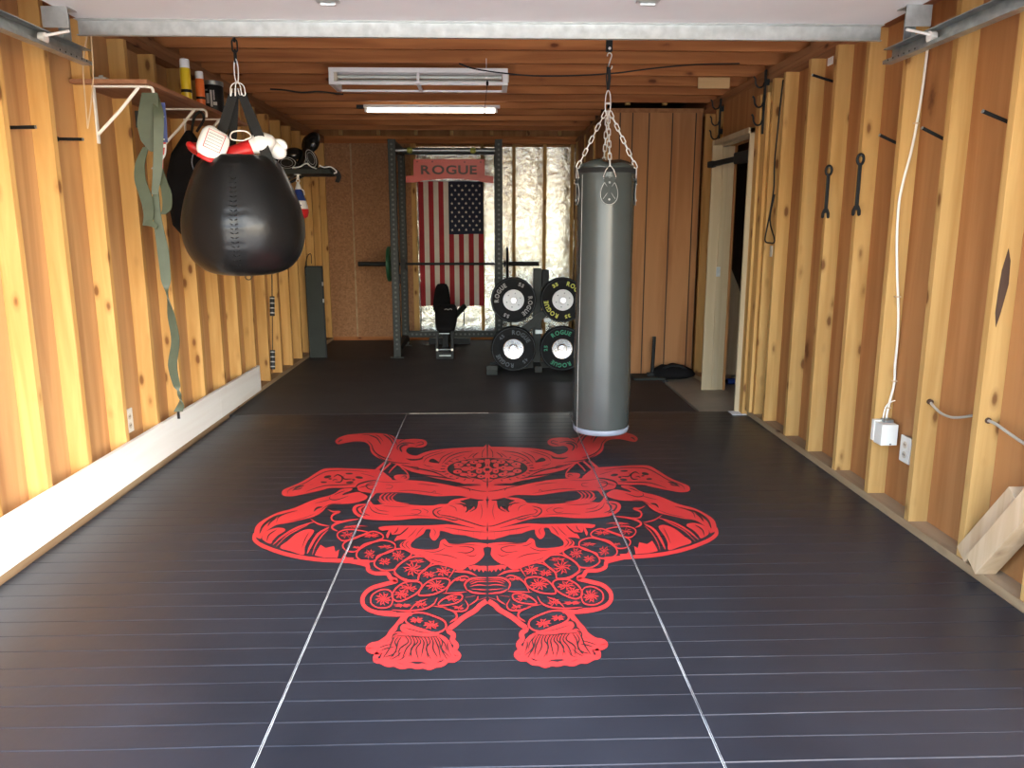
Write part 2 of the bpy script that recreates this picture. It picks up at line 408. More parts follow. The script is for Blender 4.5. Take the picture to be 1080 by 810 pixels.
# floor ------------------------------------------------------------
fl = MB().box(-2.3, 3.6, Y0-0.05, 10.2, -0.20, -0.03).build('floor', M['concrete']); struct(fl)
pg = MB().box(2.07, 3.4, 5.2, 8.6, -0.03, -0.006).build('slab_step', M['concrete'], fl)
pg2 = MB().box(1.63, 2.07, 5.80, 7.38, -0.03, -0.007).build('slab_strip', M['concrete'], fl)
rb = MB()
for a, b in ((5.803, 7.02), (7.023, 8.24), (8.243, 9.80)):
    rb.box(-1.955, 1.60, a, b, -0.028, 0.0) if b < 7.4 else rb.box(-1.955, 1.09, a, b, -0.028, 0.0)
rb.box(1.092, 1.66, 7.023, 7.33, -0.028, 0.0)
rf = rb.build('trim_1', M['rubberfloor']); struct(rf)
gr = MB().box(-14, 14, -22, Y0-0.06, -0.25, -0.06).build('driveway', M['driveway']); struct(gr)

def stud(x0, x1, y0, y1, z0, z1, parent, mat='stud', name='stud'):
    return MB().box(x0, x1, y0, y1, z0, z1, 0.0015).build(name, M[mat], parent)
def copies(first, parent, vecs):
    for v in vecs: part_copy(first, parent, Vector(first.location)+Vector(v))

# left wall --------------------------------------------------------
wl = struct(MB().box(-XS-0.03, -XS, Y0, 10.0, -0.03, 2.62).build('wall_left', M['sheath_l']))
# stud profile built at y=0 then copied along the wall
LY = [1.52, 1.95, 2.36, 2.72, 3.05, 3.42, 3.78, 4.19, 4.60, 4.98, 5.40, 5.81, 6.21, 6.61, 7.01, 7.42, 7.83, 8.24, 8.65, 9.06, 9.47, 9.86]
s0 = stud(-XS, -XF, -0.038, 0, 0.035, ZS, wl)
for i, y in enumerate(LY):
    if i == 0: s0.location = (0, y, 0)
    else: part_copy(s0, wl, (0, y, 0))
MB().box(-XS, -XF+0.005, Y0, 9.9, -0.03, 0.035).build('sole_plate', M['study'], wl)
MB().box(-XS, -XF, Y0, 9.9, ZS, ZS+0.038).box(-XS, -XF, Y0, 9.9, ZS+0.041, ZT+0.003).build('top_plate', M['topplate'], wl)

bb = MB()
bb.box(-1.957, -1.932, Y0, 5.57, 0.032, 0.245, 0.002).box(-1.957, -1.932, 5.573, 6.58, 0.032, 0.243, 0.002)
struct(bb.build('baseboard_left', M['whiteboard']))

# right wall -------------------------------------------------------
DY0, DY1, DZ = 5.80, 6.64, 2.05
wr = MB().box(XS, XS+0.02, Y0, DY0, -0.03, 2.62).box(XS, XS+0.02, DY1, 10.0, -0.03, 2.62).box(XS, XS+0.02, DY0, DY1, DZ, 2.62)
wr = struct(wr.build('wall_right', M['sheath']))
RY = [1.52, 1.90, 2.26, 2.62, 3.02, 3.44, 3.84, 4.23, 4.61, 4.98, 5.39, 5.60, 5.76, 6.72, 6.95, 7.30]
s1 = stud(XF, XS, -0.038, 0, 0.035, ZS, wr)
for i, y in enumerate(RY):
    if i == 0: s1.location = (0, y, 0)
    else: part_copy(s1, wr, (0, y, 0))
MB().box(XF-0.005, XS, Y0, 5.78, -0.03, 0.035).box(XF-0.005, XS, 6.68, 7.35, -0.03, 0.035).build('sole_plate', M['study'], wr)
MB().box(XF, XS, Y0, 7.45, ZS, ZS+0.038).box(XF, XS, Y0, 7.45, ZS+0.041, ZT+0.003).build('top_plate', M['topplate'], wr)
MB().box(1.955, 1.965, 5.70, 6.68, 2.09, ZS+0.01).build('header_panel', M['sheath'], wr)
MB().box(1.966, XS, DY0, DY1, 2.06, 2.10).build('header', M['studx'], wr)

# doorway frame ----------------------------------------------------
dr = shell('door_1', (1.95, 6.22, 0))
MB().box(1.862, 2.0, DY1, DY1+0.02, -0.005, 2.09, 0.002).build('jamb', M['jamb'], dr)
MB().box(1.945, 1.965, DY1-0.012, DY1, 0.0, 2.05, 0.002).box(2.0, XS+0.02, DY1+0.012, DY1+0.03, -0.005, 2.05).build('door_stop', M['jamb'], dr)
MB().box(1.885, 2.0, DY0-0.02, DY0, -0.005, 2.09, 0.002).build('jamb', M['jamb'], dr)
MB().box(1.872, 2.0, DY0-0.02, DY1+0.02, 2.05, 2.09, 0.002).box(1.945, 1.965, DY0, DY1, 2.038, 2.05, 0.001).build('head_jamb', M['jamb'], dr)
MB().box(1.938, 1.972, DY1-0.0145, DY1-0.012, 0.98, 1.06, 0.001).box(1.948, 1.962, DY1-0.0160, DY1-0.0145, 1.0, 1.04).build('strike_plate', M['zinc'], dr)
MB().box(1.918, 2.05, 5.70, 5.778, 0.0, 2.30, 0.002).build('trimmer_stud', M['stud'], wr)
MB().box(1.935, 1.958, 5.60, 5.698, 0.036, 2.30, 0.002).build('trimmer_board', M['stud'], wr)
# room beyond the doorway: a closed dark store -----------------------
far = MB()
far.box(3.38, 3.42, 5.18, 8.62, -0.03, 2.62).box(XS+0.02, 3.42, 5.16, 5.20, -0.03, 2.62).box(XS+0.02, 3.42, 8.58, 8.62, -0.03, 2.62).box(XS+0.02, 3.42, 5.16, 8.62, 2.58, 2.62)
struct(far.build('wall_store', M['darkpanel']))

# closet partition --------------------------------------------------
PX = 1.10; PY = 7.36
wp = struct(MB().box(PX, XF, PY, PY+0.012, -0.0, 2.405).build('wall_closet', M['darkpanel']))
gx = [1.12, 1.206, 1.32, 1.47, 1.684, 1.897]
gv = MB()
xs = [PX]+gx[1:]+[XF]
for a, b in zip(xs, xs[1:]): gv.box(a+0.006, b-0.006, PY-0.006, PY, 0.0, 2.405, 0.001)
gv.build('grooved_face', M['panel'], wp)
MB().box(PX, PX+0.012, PY+0.012, 9.9, 0.0, 2.405).build('return_panel', M['panel'], wp)
sp = MB().box(PX-0.012, PX, PY+0.0, PY+0.09, 0.0, 2.40, 0.001).build('corner_stud', M['stud'], wp)
for y in (8.2, 9.0, 9.78): MB().box(PX-0.020, PX, y, y+0.05, 0.0, 2.40, 0.001).build('batten', M['stud'], wp)
MB().box(PX-0.02, XS, PY-0.008, PY+0.085, 2.405, 2.443).box(PX-0.02, PX+0.08, PY+0.085, 9.9, 2.405, 2.443).build('top_plate', M['topplate'], wp)

# back wall ----------------------------------------------------------
wb = struct(MB().box(-XS-0.03, XS+0.02, 9.99, 10.02, -0.03, 2.62).build('wall_back', M['sheath']))
foil = MB(); fx = [-0.93, -0.84, -0.04, 0.345, 0.73, 1.09]
for a, b in zip(fx[:-1], fx[1:]):
    # crinkled sheet, slightly bellied between the studs
    n = 12; k = 60; g = [[foil.bm.verts.new((a+(b-a)*i/n, 9.965-0.014*math.sin(PI*i/n)+0.008*noise.noise(Vector((a*9+i*0.9, j*0.6, 3))), 0.04+2.32*j/k)) for i in range(n+1)] for j in range(k+1)]
    for j in range(k):
        for i in range(n): foil.face([g[j][i], g[j][i+1], g[j+1][i+1], g[j+1][i]])
foil.build('foil_insulation', M['foil'], wb, smooth=True)
for x in (-0.885, -0.06, 0.33, 0.71, 1.05): stud(x-0.019, x+0.019, 9.90, 9.99, 0.035, 2.39, wb)
ob = MB()
for a, b in ((-XS, -1.655), (-1.65, -0.93)): ob.box(a, b, 9.888, 9.90, 0.03, 2.40, 0.001)
ob.build('strand_board', M['osb'], wb)
MB().box(-0.93, -0.87, 9.885, 9.99, 0.035, 2.39, 0.002).build('stud', M['stud'], wb)
MB().box(-1.66, -1.64, 9.882, 9.888, 0.03, 2.40, 0.001).build('batten', M['study'], wb)
MB().box(-XS, PX, 9.88, 9.99, -0.03, 0.035).build('sole_plate', M['studx'], wb)
MB().box(-XS, PX, 9.87, 9.99, 2.39, 2.432).box(-XS, PX, 9.875, 9.99, 2.435, 2.475).build('top_plate', M['studx'], wb)

# front wall beside and over the garage opening ----------------------
wf = MB().box(-XS-0.03, -1.86, Y0-0.02, Y0+0.10, -0.03, 2.62).box(1.86, XS+0.02, Y0-0.02, Y0+0.10, -0.03, 2.62).box(-1.86, 1.86, Y0-0.02, Y0+0.10, 2.14, 2.62)
struct(wf.build('wall_front', M['sheath']))

# ceiling: joists under a dark deck -----------------------------------
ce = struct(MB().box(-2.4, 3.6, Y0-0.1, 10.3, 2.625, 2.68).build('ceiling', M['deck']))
JY = [4.755+0.405*k for k in range(-8, 7)]
JB = [4.755+0.405*k for k in range(7, 12)]
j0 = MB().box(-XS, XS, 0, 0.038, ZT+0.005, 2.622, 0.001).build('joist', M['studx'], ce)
for i, y in enumerate(JY):
    if i == 0: j0.location = (0, y, 0)
    else: part_copy(j0, ce, (0, y, 0))
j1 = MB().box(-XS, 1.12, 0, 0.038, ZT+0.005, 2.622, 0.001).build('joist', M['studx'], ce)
for i, y in enumerate(JB):
    if i == 0: j1.location = (0, y, 0)
    else: part_copy(j1, ce, (0, y, 0))
blk = None
for x in (-1.75, -1.3, -0.85, -0.42, 0.06, 0.5, 0.88):
    if blk is None:
        blk = MB().box(-0.02, 0.02, 9.80, 9.86, 2.48, 2.60).build('blocking', M['stud'], ce); blk.location = (x, 0, 0)
    else: part_copy(blk, ce, (x, 0, 0))
for x in (1.28, 1.62): b2 = part_copy(blk, ce, (x, -2.4, 0))
# short end blocks along the side walls
for sx in (-1, 1):
    e = MB().box(min(sx*2.03, sx*2.049), max(sx*2.03, sx*2.049), 2, 9.9, 2.47, 2.62).build('rim_board', M['topplate'], ce)
MB().box(1.60, 1.84, 6.19, 6.20, 2.42, 2.50).build('cleat', M['blockx'], ce)

# ================================================================== FLOOR MATS
def mat_mesh(x0, x1, y0, y1, seed):
    mb = MB(); pitch = 0.102; nx = 14; n = int(round((y1-y0)/pitch)); prof = []
    ph = (y1-y0)/n
    for i in range(n):
        a = y0+i*ph
        g = 0.0013; d = 0.0018
        prof += [(a, -d, i), (a+g, -0.0009, i), (a+g*2.2, 0.0, i), (a+ph-g*2.2, 0.0, i+1), (a+ph-g, -0.0009, i+1)]
    prof.append((y1, -0.0045, n))
    prof = [(y0, -0.028, 0)]+prof+[(y1, -0.028, n)]
    rows = []
    for k in range(nx+1):
        x = x0+(x1-x0)*k/nx
        rows.append([mb.bm.verts.new((x, y+(0.0035*noise.noise(Vector((x*2.2+seed*7, w*1.7, seed))) if 0 < w < n else 0), z+(0.0008*noise.noise(Vector((x*2, w*0.9, seed+4))) if z > -0.0008 else 0))) for y, z, w in prof])
    for a, b in zip(rows, rows[1:]):
        for i in range(len(prof)-1): mb.face([a[i], b[i], b[i+1], a[i+1]])
    for r in (rows[0], rows[-1]):
        m = len(r)
        for i in range(0, 0): pass
    mb.face(rows[0]); mb.face(rows[-1][::-1])
    return mb
MATS = []
for (x0, x1, seed, lab) in ((-1.925, -0.6225, 1, 'black slatted roll-out mat along the left wall beside the white board'),
                            (-0.6195, 0.6105, 2, 'black slatted roll-out mat in the middle carrying most of the red mask print'),
                            (0.6135, 1.950, 3, 'black slatted roll-out mat along the right wall under the white paper')):
    t = thing('floor_mat', lab, 'mat', ((x0+x1)/2, (1.50+5.80)/2, -0.029), group='black roll-out mats on the garage floor')
    mat_mesh(x0, x1, 1.50, 5.80, seed).build('slatted_surface', M['mat'], t)
    MATS.append((t, x0, x1))
# worn pale edges where the rolls meet
def edge(t, x, w):
    mb = MB(); n = 60
    for i in range(n):
        y = 1.5+4.3*i/n; y2 = 1.5+4.3*(i+1)/n
        ww = w*(0.75+0.5*noise.noise(Vector((x*3, i*0.35, 1)))); z = 0.0009
        mb.box(x-ww/2, x+ww/2, y, y2, -0.004, z)
    mb.build('worn_edge', M['seam'], t)
edge(MATS[0][0], -0.6235, 0.0013); edge(MATS[1][0], -0.6185, 0.0017); edge(MATS[1][0], 0.6095, 0.0015); edge(MATS[2][0], 0.6150, 0.0010)
MB().box(-0.60, 0.0, 5.795, 5.812, -0.02, 0.002).build('back_edge', M['endedge'], MATS[1][0])
# ================================================================== THE MASK PRINT (flat print on the mats)
AXIS = -0.008
CROP = {'A': (260, 450, 5.4), 'B': (340, 440, 6.0), 'C': (340, 530, 6.0), 'D': (370, 600, 6.747)}
def W(c, p):
    x0, y0, s = CROP[c]; v = at_z(x0+p[0]/s, y0+p[1]/s, 0.0); return Vector((v.x, v.y))
ART = {'R1': [], 'K1': [], 'R2': [], 'K2': []}      # triangles in floor coordinates, with a shape counter so that no two shapes are coplanar
CNT = {'R1': 0, 'K1': 0, 'R2': 0, 'K2': 0}
def fill(layer, c, pts, seg=3, clip=True):
    P = [Vector((a, b, 0)) for a, b in pts]
    Q = smooth_path(P, seg, closed=True) if seg > 1 else P
    w = [W(c, q) for q in Q]
    if clip: w = [Vector((min(v.x, AXIS+0.0003), v.y)) for v in w]
    tri = tessellate_polygon([[Vector((v.x, v.y, 0)) for v in w]])
    CNT[layer] += 1; ART[layer] += [(w[a], w[b], w[d], CNT[layer]) for a, b, d in tri]
def line(layer, c, pts, wd, closed=False, taper=True, seg=4):
    P = smooth_path([Vector((a, b, 0)) for a, b in pts], seg, closed)
    n = len(P); L = []; Rr = []
    for i in range(n):
        a = P[(i-1) % n] if closed or i > 0 else P[0]; b = P[(i+1) % n] if closed or i < n-1 else P[-1]
        t = (b-a); t = t.normalized() if t.length > 1e-6 else Vector((1, 0, 0)); nn = Vector((-t.y, t.x, 0))
        h = wd/2
        if taper and not closed: h *= 0.25+0.75*math.sin(PI*min(1, max(0, i/(n-1))))**0.6
        L.append(W(c, P[i]+nn*h)); Rr.append(W(c, P[i]-nn*h))
    m = n if closed else n-1; CNT[layer] += 1; c_ = CNT[layer]
    for i in range(m):
        j = (i+1) % n
        ART[layer] += [(L[i], L[j], Rr[j], c_), (L[i], Rr[j], Rr[i], c_)]
def oval(layer, c, cx, cy, rx, ry, rot=0.0, n=18):
    cr, sr = math.cos(rot), math.sin(rot)
    w = [W(c, (cx+rx*math.cos(a)*cr-ry*math.sin(a)*sr, cy+rx*math.cos(a)*sr+ry*math.sin(a)*cr)) for a in [2*PI*k/n for k in range(n)]]
    w = [Vector((min(v.x, AXIS+0.0003), v.y)) for v in w]
    CNT[layer] += 1; ART[layer] += [(w[0], w[i], w[i+1], CNT[layer]) for i in range(1, n-1)]
def star(c, cx, cy, rx, ry, n=9, wd=5, layer='R2', ph=0.2):
    for k in range(n):
        a = ph+2*PI*k/n
        e = (cx+rx*math.cos(a), cy+ry*math.sin(a)); m1 = (cx+0.5*rx*math.cos(a+0.2), cy+0.5*ry*math.sin(a+0.2))
        line(layer, c, [(cx, cy), m1, e], wd, seg=2)
        if k % 2 == 0:
            b = a+2*PI/n
            line(layer, c, [e, (cx+0.6*rx*math.cos((a+b)/2), cy+0.6*ry*math.sin((a+b)/2)), (cx+rx*math.cos(b), cy+ry*math.sin(b))], wd*0.7, seg=2)
AX = 1040
# --- horn
fill('R1', 'B', [(82,158),(88,143),(110,128),(160,112),(240,104),(330,102),(410,108),(450,122),(478,140),(530,140),(590,137),(640,144),(662,160),(655,180),(625,193),(590,193),(562,190),(538,198),(530,215),(545,232),(575,243),(610,248),(640,275),(600,300),(520,300),(480,300),(420,285),(375,268),(330,245),(305,215),(297,178),(262,157),(200,154),(140,166),(100,172)])
for p, w in (([(100,162),(112,150),(128,145)],9), ([(300,118),(345,135),(372,175)],9), ([(335,112),(362,128),(385,155)],5), ([(385,112),(425,138),(452,180)],10), ([(412,110),(450,140),(476,182)],8),
             ([(285,150),(312,178),(322,208),(350,238),(400,262),(440,268)],8), ([(478,212),(474,192),(500,170),(545,165),(585,170)],8), ([(505,225),(492,198),(512,180),(545,176)],13),
             ([(595,165),(628,158),(640,170),(612,180),(590,186)],6), ([(530,140),(500,152),(480,168)],5), ([(345,245),(395,275),(470,290),(560,296)],6), ([(250,112),(300,116),(330,124)],4)):
    line('K1', 'B', p, w)
# --- strips between horn and flap
line('R1', 'B', [(398,288),(362,318),(332,345)], 16, taper=False); line('R1', 'B', [(432,292),(398,322),(372,348)], 12, taper=False); line('R1', 'B', [(474,298),(444,325),(420,354)], 9, taper=False)
line('R1', 'B', [(490,312),(530,345),(548,372)], 9); fill('R1', 'B', [(452,378),(470,366),(520,364),(548,372),(545,392),(520,400),(470,398)])
line('K1', 'B', [(498,384),(520,374),(534,384),(518,390)], 5)
# --- helmet dome
fill('R1', 'B', [(560,250),(600,244),(650,222),(720,208),(820,198),(940,191),(1020,189),(AX,189),(AX,432),(1000,430),(900,424),(820,405),(760,398),(680,385),(600,360),(540,335),(495,314),(470,300),(540,290)])
fill('K1', 'B', [(528,264),(570,267),(620,262),(640,248),(632,268),(600,276),(560,277)]); fill('K1', 'B', [(672,282),(700,264),(742,292),(705,292)])
for p, w in (([(500,305),(590,325),(700,348),(790,385)],9), ([(548,345),(640,368),(760,383),(840,398)],9), ([(590,360),(680,384),(780,404),(880,420)],6), ([(755,300),(800,255),(870,228),(950,218)],6), ([(735,298),(760,256),(830,222)],5),
             ([(775,300),(830,262),(900,240)],4), ([(950,258),(966,240),(988,226)],6), ([(920,262),(940,245),(962,230)],4), ([(640,290),(660,262),(720,238),(780,222)],4), ([(620,262),(680,235),(760,214)],4), ([(1010,250),(1014,220),(1030,200)],5),
             ([(560,315),(600,318),(610,335),(570,330)],4), ([(640,300),(665,312),(700,318)],4), ([(680,330),(730,345),(780,352)],5)): line('K1', 'B', p, w)
oval('K1', 'B', AX, 330, 250, 69, n=44)
for k in range(15):
    a = PI*0.5+PI*(k+0.5)/15; line('K1', 'B', [(AX+264*math.cos(a), 330+75*math.sin(a)), (AX+292*math.cos(a), 330+84*math.sin(a))], 5, taper=False)
for cx, cy, rx, ry in ((862,305,30,14),(855,348,28,13),(898,286,20,9),(905,330,26,14),(895,366,26,10),(942,328,22,15),(958,288,26,12),(948,368,28,12),(992,345,20,15),(990,308,18,14),(1004,282,20,9),(1004,378,24,11),(1040,335,26,22),(1040,286,14,16),(1040,374,16,14),(925,305,12,8),(928,352,12,8),(972,326,16,8)):
    oval('R2', 'B', cx, cy, rx, ry)
line('R2', 'B', [(835,322),(940,330),(1040,332)], 7, taper=False); line('R2', 'B', [(1036,268),(1036,400)], 10, taper=False)
line('R2', 'B', [(880,350),(930,385),(1000,398)], 5); line('R2', 'B', [(890,305),(930,276),(1000,268)], 5)
for cx, cy in ((945,328),(990,345),(958,288),(948,368),(862,305),(855,348),(1004,378)): oval('K2', 'B', cx, cy, 6, 4)
oval('K2', 'B', AX, 335, 10, 10)
fill('R2', 'B', [(1002,434),(1012,396),(AX,394),(AX,434)], 1); line('K2', 'B', [(1008,402),(1030,412),(AX,412)], 5)
# --- brow band
fill('R1', 'B', [(222,452),(236,430),(280,412),(340,403),(450,400),(560,400),(660,408),(740,420),(820,434),(900,438),(1000,434),(AX,432),(AX,520),(950,515),(870,498),(800,499),(720,502),(640,492),(540,480),(450,476),(380,480),(340,482),(318,508),(300,520),(312,490),(285,478),(240,472)])
for p, w in (([(340,412),(290,425),(278,440),(298,458),(340,465)],7), ([(400,430),(442,436),(436,452),(400,455)],4), ([(800,432),(880,446),(980,468),(AX,474)],5), ([(600,425),(680,430),(740,440)],4), ([(690,480),(712,470),(718,482)],4), ([(920,448),(932,462),(934,472)],5),
             ([(320,405),(420,416),(520,412)],3), ([(760,425),(860,428),(1000,424)],5), ([(480,470),(560,466),(660,476),(760,492)],4)): line('K1', 'B', p, w)
# --- lashes round the eye
for k, (dx, w) in enumerate(((0,12),(28,11),(54,10),(78,9))):
    line('R1', 'B', [(395+dx,482),(372+dx,498),(366+dx*0.95,515),(384+dx*0.95,534),(424+dx,546),(470+dx,550)], w)
line('R1', 'B', [(350,520),(372,540),(410,550)], 8)
# --- cheek band
fill('R1', 'B', [(190,590),(200,565),(230,552),(285,548),(285,528),(298,520),(310,540),(332,556),(400,550),(500,553),(620,560),(700,560),(740,552),(790,550),(812,530),(860,516),(940,511),(890,528),(900,545),(925,570),(930,592),(960,565),(985,535),(1010,532),(AX,534),(AX,712),(960,702),(880,682),(800,660),(720,645),(600,641),(500,652),(400,655),(300,650),(250,640),(210,620)])
for p, w in (([(262,562),(220,578),(234,610),(275,628)],11), ([(288,560),(252,584),(262,610),(300,626)],8), ([(296,560),(312,590),(350,610),(420,620)],6), ([(330,570),(360,592),(420,600)],4), ([(560,592),(600,588),(625,600),(600,618),(560,612)],5), ([(630,580),(668,598),(660,612)],4),
             ([(760,572),(710,588),(702,612),(735,638),(765,634)],9), ([(752,590),(728,604),(745,622)],6), ([(740,620),(820,634),(900,658),(1000,690),(AX,694)],7), ([(868,548),(912,565),(920,590),(905,606)],12), ([(840,548),(885,556),(900,575)],5),
             ([(930,604),(966,584),(978,560)],7), ([(765,635),(830,655),(860,652)],8), ([(800,560),(840,575),(850,600)],4), ([(450,630),(560,625),(680,630)],4), ([(360,560),(460,570),(560,566)],3), ([(1000,545),(1012,600),(1000,650)],3)): line('K1', 'B', p, w)
fill('K1', 'B', [(870,534),(905,528),(975,531),(984,552),(972,585),(955,560),(938,548),(930,585),(915,556)])
# --- lips, teeth, jaw
fill('R1', 'C', [(355,158),(450,148),(560,148),(700,146),(790,140),(880,150),(960,165),(AX,172),(AX,236),(960,225),(900,208),(830,203),(800,192),(745,180),(742,205),(715,242),(690,232),(678,205),(688,172),(655,172),(640,200),(600,225),(565,255),(562,285),(620,298),(700,300),(738,288),(745,250),(775,232),(800,260),(860,264),(940,255),(AX,262),(AX,284),(1018,290),(1025,330),(1000,365),(960,392),(925,402),(905,420),(860,430),(800,410),(740,396),(690,384),(640,348),(590,336),(540,312),(500,292),(490,270),(510,250),(535,236),(480,238),(455,246),(472,215),(495,200),(440,206),(432,182),(414,228),(404,205),(420,175),(380,180)], 2)
for p, w in (([(860,176),(864,206)],5), ([(905,182),(908,214)],5), ([(955,188),(957,222)],5), ([(1000,192),(1002,228)],5), ([(770,160),(860,174),(950,186),(AX,191)],5), ([(860,280),(925,284),(960,300),(920,322),(850,316)],6), ([(700,330),(790,338),(860,360)],5), ([(520,250),(504,272),(530,296)],7), ([(548,245),(528,270),(556,300)],6),
             ([(545,160),(515,188),(480,215)],8), ([(600,165),(570,200),(540,225)],4), ([(640,160),(610,190),(590,220)],5), ([(480,160),(470,185),(450,200)],6), ([(700,168),(716,190),(708,215)],4), ([(640,310),(700,318),(740,310),(780,290)],5), ([(600,330),(660,352),(740,380),(820,392)],4), ([(760,262),(790,280),(830,285)],5),
             ([(810,270),(900,268),(1000,276)],4), ([(900,330),(950,345),(980,330)],4), ([(1000,180),(AX,182)],3)): line('K1', 'C', p, w)
fill('R1', 'C', [(915,404),(935,404),(960,398),(1000,404),(AX,404),(AX,440),(1028,428),(1018,444),(1004,424),(992,442),(978,420),(962,438),(950,418),(936,432),(926,415)], 1)
fill('R1', 'C', [(905,420),(870,438),(840,430),(900,432),(940,440),(985,470),(960,462),(915,448),(870,446),(830,440)], 1)
# --- side flap with the swirl
fill('R1', 'A', [(200,378),(215,358),(260,340),(320,312),(380,275),(430,245),(480,238),(600,240),(740,246),(770,255),(800,275),(830,305),(812,330),(740,345),(680,352),(620,346),(560,350),(480,350),(420,365),(330,385),(260,398),(212,395)])
for p, w in (([(232,386),(246,360),(330,325),(420,272),(480,254),(600,252),(700,262)],5), ([(262,368),(290,348),(330,338)],10), ([(268,362),(300,358),(318,350)],6), ([(340,372),(440,340),(540,336),(620,328)],6), ([(496,290),(520,276),(545,288),(562,302),(600,300)],8), ([(504,318),(532,318),(546,304),(540,286)],8), ([(520,306),(500,304),(490,312)],6), ([(360,335),(380,330)],4), ([(560,278),(548,292)],5), ([(650,268),(700,280),(730,290)],3),
             ([(620,352),(640,330),(700,312),(745,308)],9), ([(735,330),(690,338),(640,352)],5)): line('K1', 'A', p, w)
for cx, cy, rx, ry, r in ((462,288,22,8,-0.2),(440,319,18,5,0),(585,270,22,5,0),(642,292,22,7,0.1),(588,320,22,7,-0.1),(610,305,10,5,0),(476,300,10,4,0)): oval('K1', 'A', cx, cy, rx, ry, r)
# --- shoulder wing
fill('R1', 'A', [(45,600),(60,560),(110,525),(180,490),(270,465),(340,435),(400,412),(465,396),(505,380),(540,358),(600,352),(596,364),(560,378),(548,392),(630,374),(672,386),(690,402),(665,422),(600,438),(540,442),(480,447),(450,465),(430,487),(380,515),(300,536),(230,552),(170,562),(120,592),(90,620),(80,640),(50,625)])
for p, w in (([(75,612),(95,566),(155,520),(225,498)],13), ([(170,550),(182,520),(215,500),(290,480)],6), ([(120,572),(138,545),(170,522)],9), ([(478,398),(474,414),(510,420),(580,398)],6), ([(500,392),(530,378),(560,368)],5), ([(383,486),(402,466),(432,460)],11), ([(390,440),(450,425),(475,418)],4), ([(420,480),(470,448),(540,438)],4), ([(230,545),(320,525),(390,498)],3)): line('K1', 'A', p, w)
line('R1', 'A', [(50,610),(44,640),(62,662),(100,684),(180,714),(280,740),(400,758),(520,765),(600,768),(700,772)], 22, taper=False)
fill('R1', 'A', [(90,640),(95,612),(130,590),(180,577),(215,582),(218,596),(180,620),(150,650),(138,668),(110,658)])
line('K2', 'A', [(116,656),(128,620),(172,590)], 7)
line('R1', 'A', [(150,675),(210,622),(290,576),(385,543)], 11); line('R1', 'A', [(168,686),(228,626),(300,585),(352,560)], 6)
fill('R1', 'A', [(190,690),(235,652),(290,607),(350,585),(383,592),(378,612),(350,650),(332,690),(325,732),(260,713)]); line('K2', 'A', [(355,606),(332,650),(315,695)], 5)
line('R1', 'A', [(345,726),(370,672),(410,612),(470,575)], 15); line('R1', 'A', [(375,732),(392,680),(430,622),(466,588)], 6)
fill('R1', 'A', [(388,735),(402,705),(422,675),(452,694),(498,682),(506,716),(528,702),(518,750),(440,746)], 1)
fill('R1', 'A', [(540,756),(556,722),(570,746),(612,748),(602,762)], 1)
line('R1', 'A', [(362,525),(410,556),(474,569)], 8); line('R1', 'A', [(462,472),(492,486),(532,486),(492,504),(484,525),(500,541),(545,540)], 10)
line('R1', 'A', [(640,528),(560,540),(500,560),(488,580),(520,598)], 12); line('R1', 'A', [(560,575),(620,566),(690,570)], 6)
# --- braided rope and scales
for p, w in (([(95,215),(108,190),(160,175),(232,180),(290,195),(240,218),(180,240),(125,245)],8), ([(140,300),(130,272),(160,245),(240,214),(320,187),(375,205),(382,230),(330,250),(262,270),(215,312),(170,315)],8), ([(220,352),(226,310),(290,268),(380,243),(452,262),(458,298),(420,320),(352,342),(332,372),(270,376)],9),
             ([(330,400),(345,358),(400,322),(470,298),(545,305),(562,335),(520,370),(480,400),(450,430),(380,432)],9), ([(460,450),(474,410),(530,366),(600,345),(672,356),(690,386),(660,420),(612,460),(600,498),(520,490)],10),
             ([(305,625),(320,585),(380,555),(432,566),(446,610),(430,660),(370,673),(320,655)],8), ([(440,600),(468,545),(530,508),(602,505),(630,530),(600,576),(540,612),(478,631)],9), ([(610,590),(640,530),(700,490),(770,484),(806,500),(790,540),(740,572),(680,590)],9), ([(735,656),(760,620),(820,592),(880,590),(880,620),(830,646)],8)):
    line('R2', 'C', p, w, closed=True)
for p, w in (([(605,490),(630,440),(700,400),(790,390),(835,410),(828,440),(800,482)],9), ([(780,576),(806,525),(850,486),(900,470),(930,482)],9), ([(760,580),(850,576),(915,570)],8), ([(915,562),(902,520),(945,487),(AX,480)],12), ([(918,558),(960,576),(AX,582)],11), ([(938,522),(985,506),(AX,506)],6), ([(932,538),(985,526),(AX,530)],6), ([(945,552),(1000,556),(AX,558)],6), ([(930,512),(970,495),(AX,493)],5),
             ([(440,684),(540,690),(640,680),(702,650),(728,606)],10), ([(555,684),(600,640),(665,614)],8), ([(775,674),(835,692),(900,690),(922,660),(902,620)],9), ([(905,606),(970,594)],7), ([(930,655),(975,625),(985,596)],9), ([(340,690),(420,694),(470,700)],6), ([(820,660),(860,668),(890,650)],5), ([(700,660),(740,665),(790,670)],5), ([(440,450),(520,500),(600,508)],6)):
    line('R2', 'C', p, w)
for a in ((158,208,45,25,7,5),(310,212,55,18,8,5),(215,288,25,10,5,4),(300,330,38,34,8,5),(400,285,50,14,6,4),(395,378,42,26,8,5),(480,340,44,36,9,5),(570,425,60,48,10,6),(600,375,55,14,6,4),(675,460,46,24,8,5),(765,440,50,34,9,6),(385,615,52,44,11,6),(545,545,58,32,9,5),(500,585,48,32,9,6),(716,530,62,42,11,6),(622,648,42,28,7,5),(508,656,60,14,8,5),(825,615,44,20,6,5),(862,672,32,18,5,4),(870,492,48,14,7,4),(185,160,60,8,5,4)):
    star('C', *a)
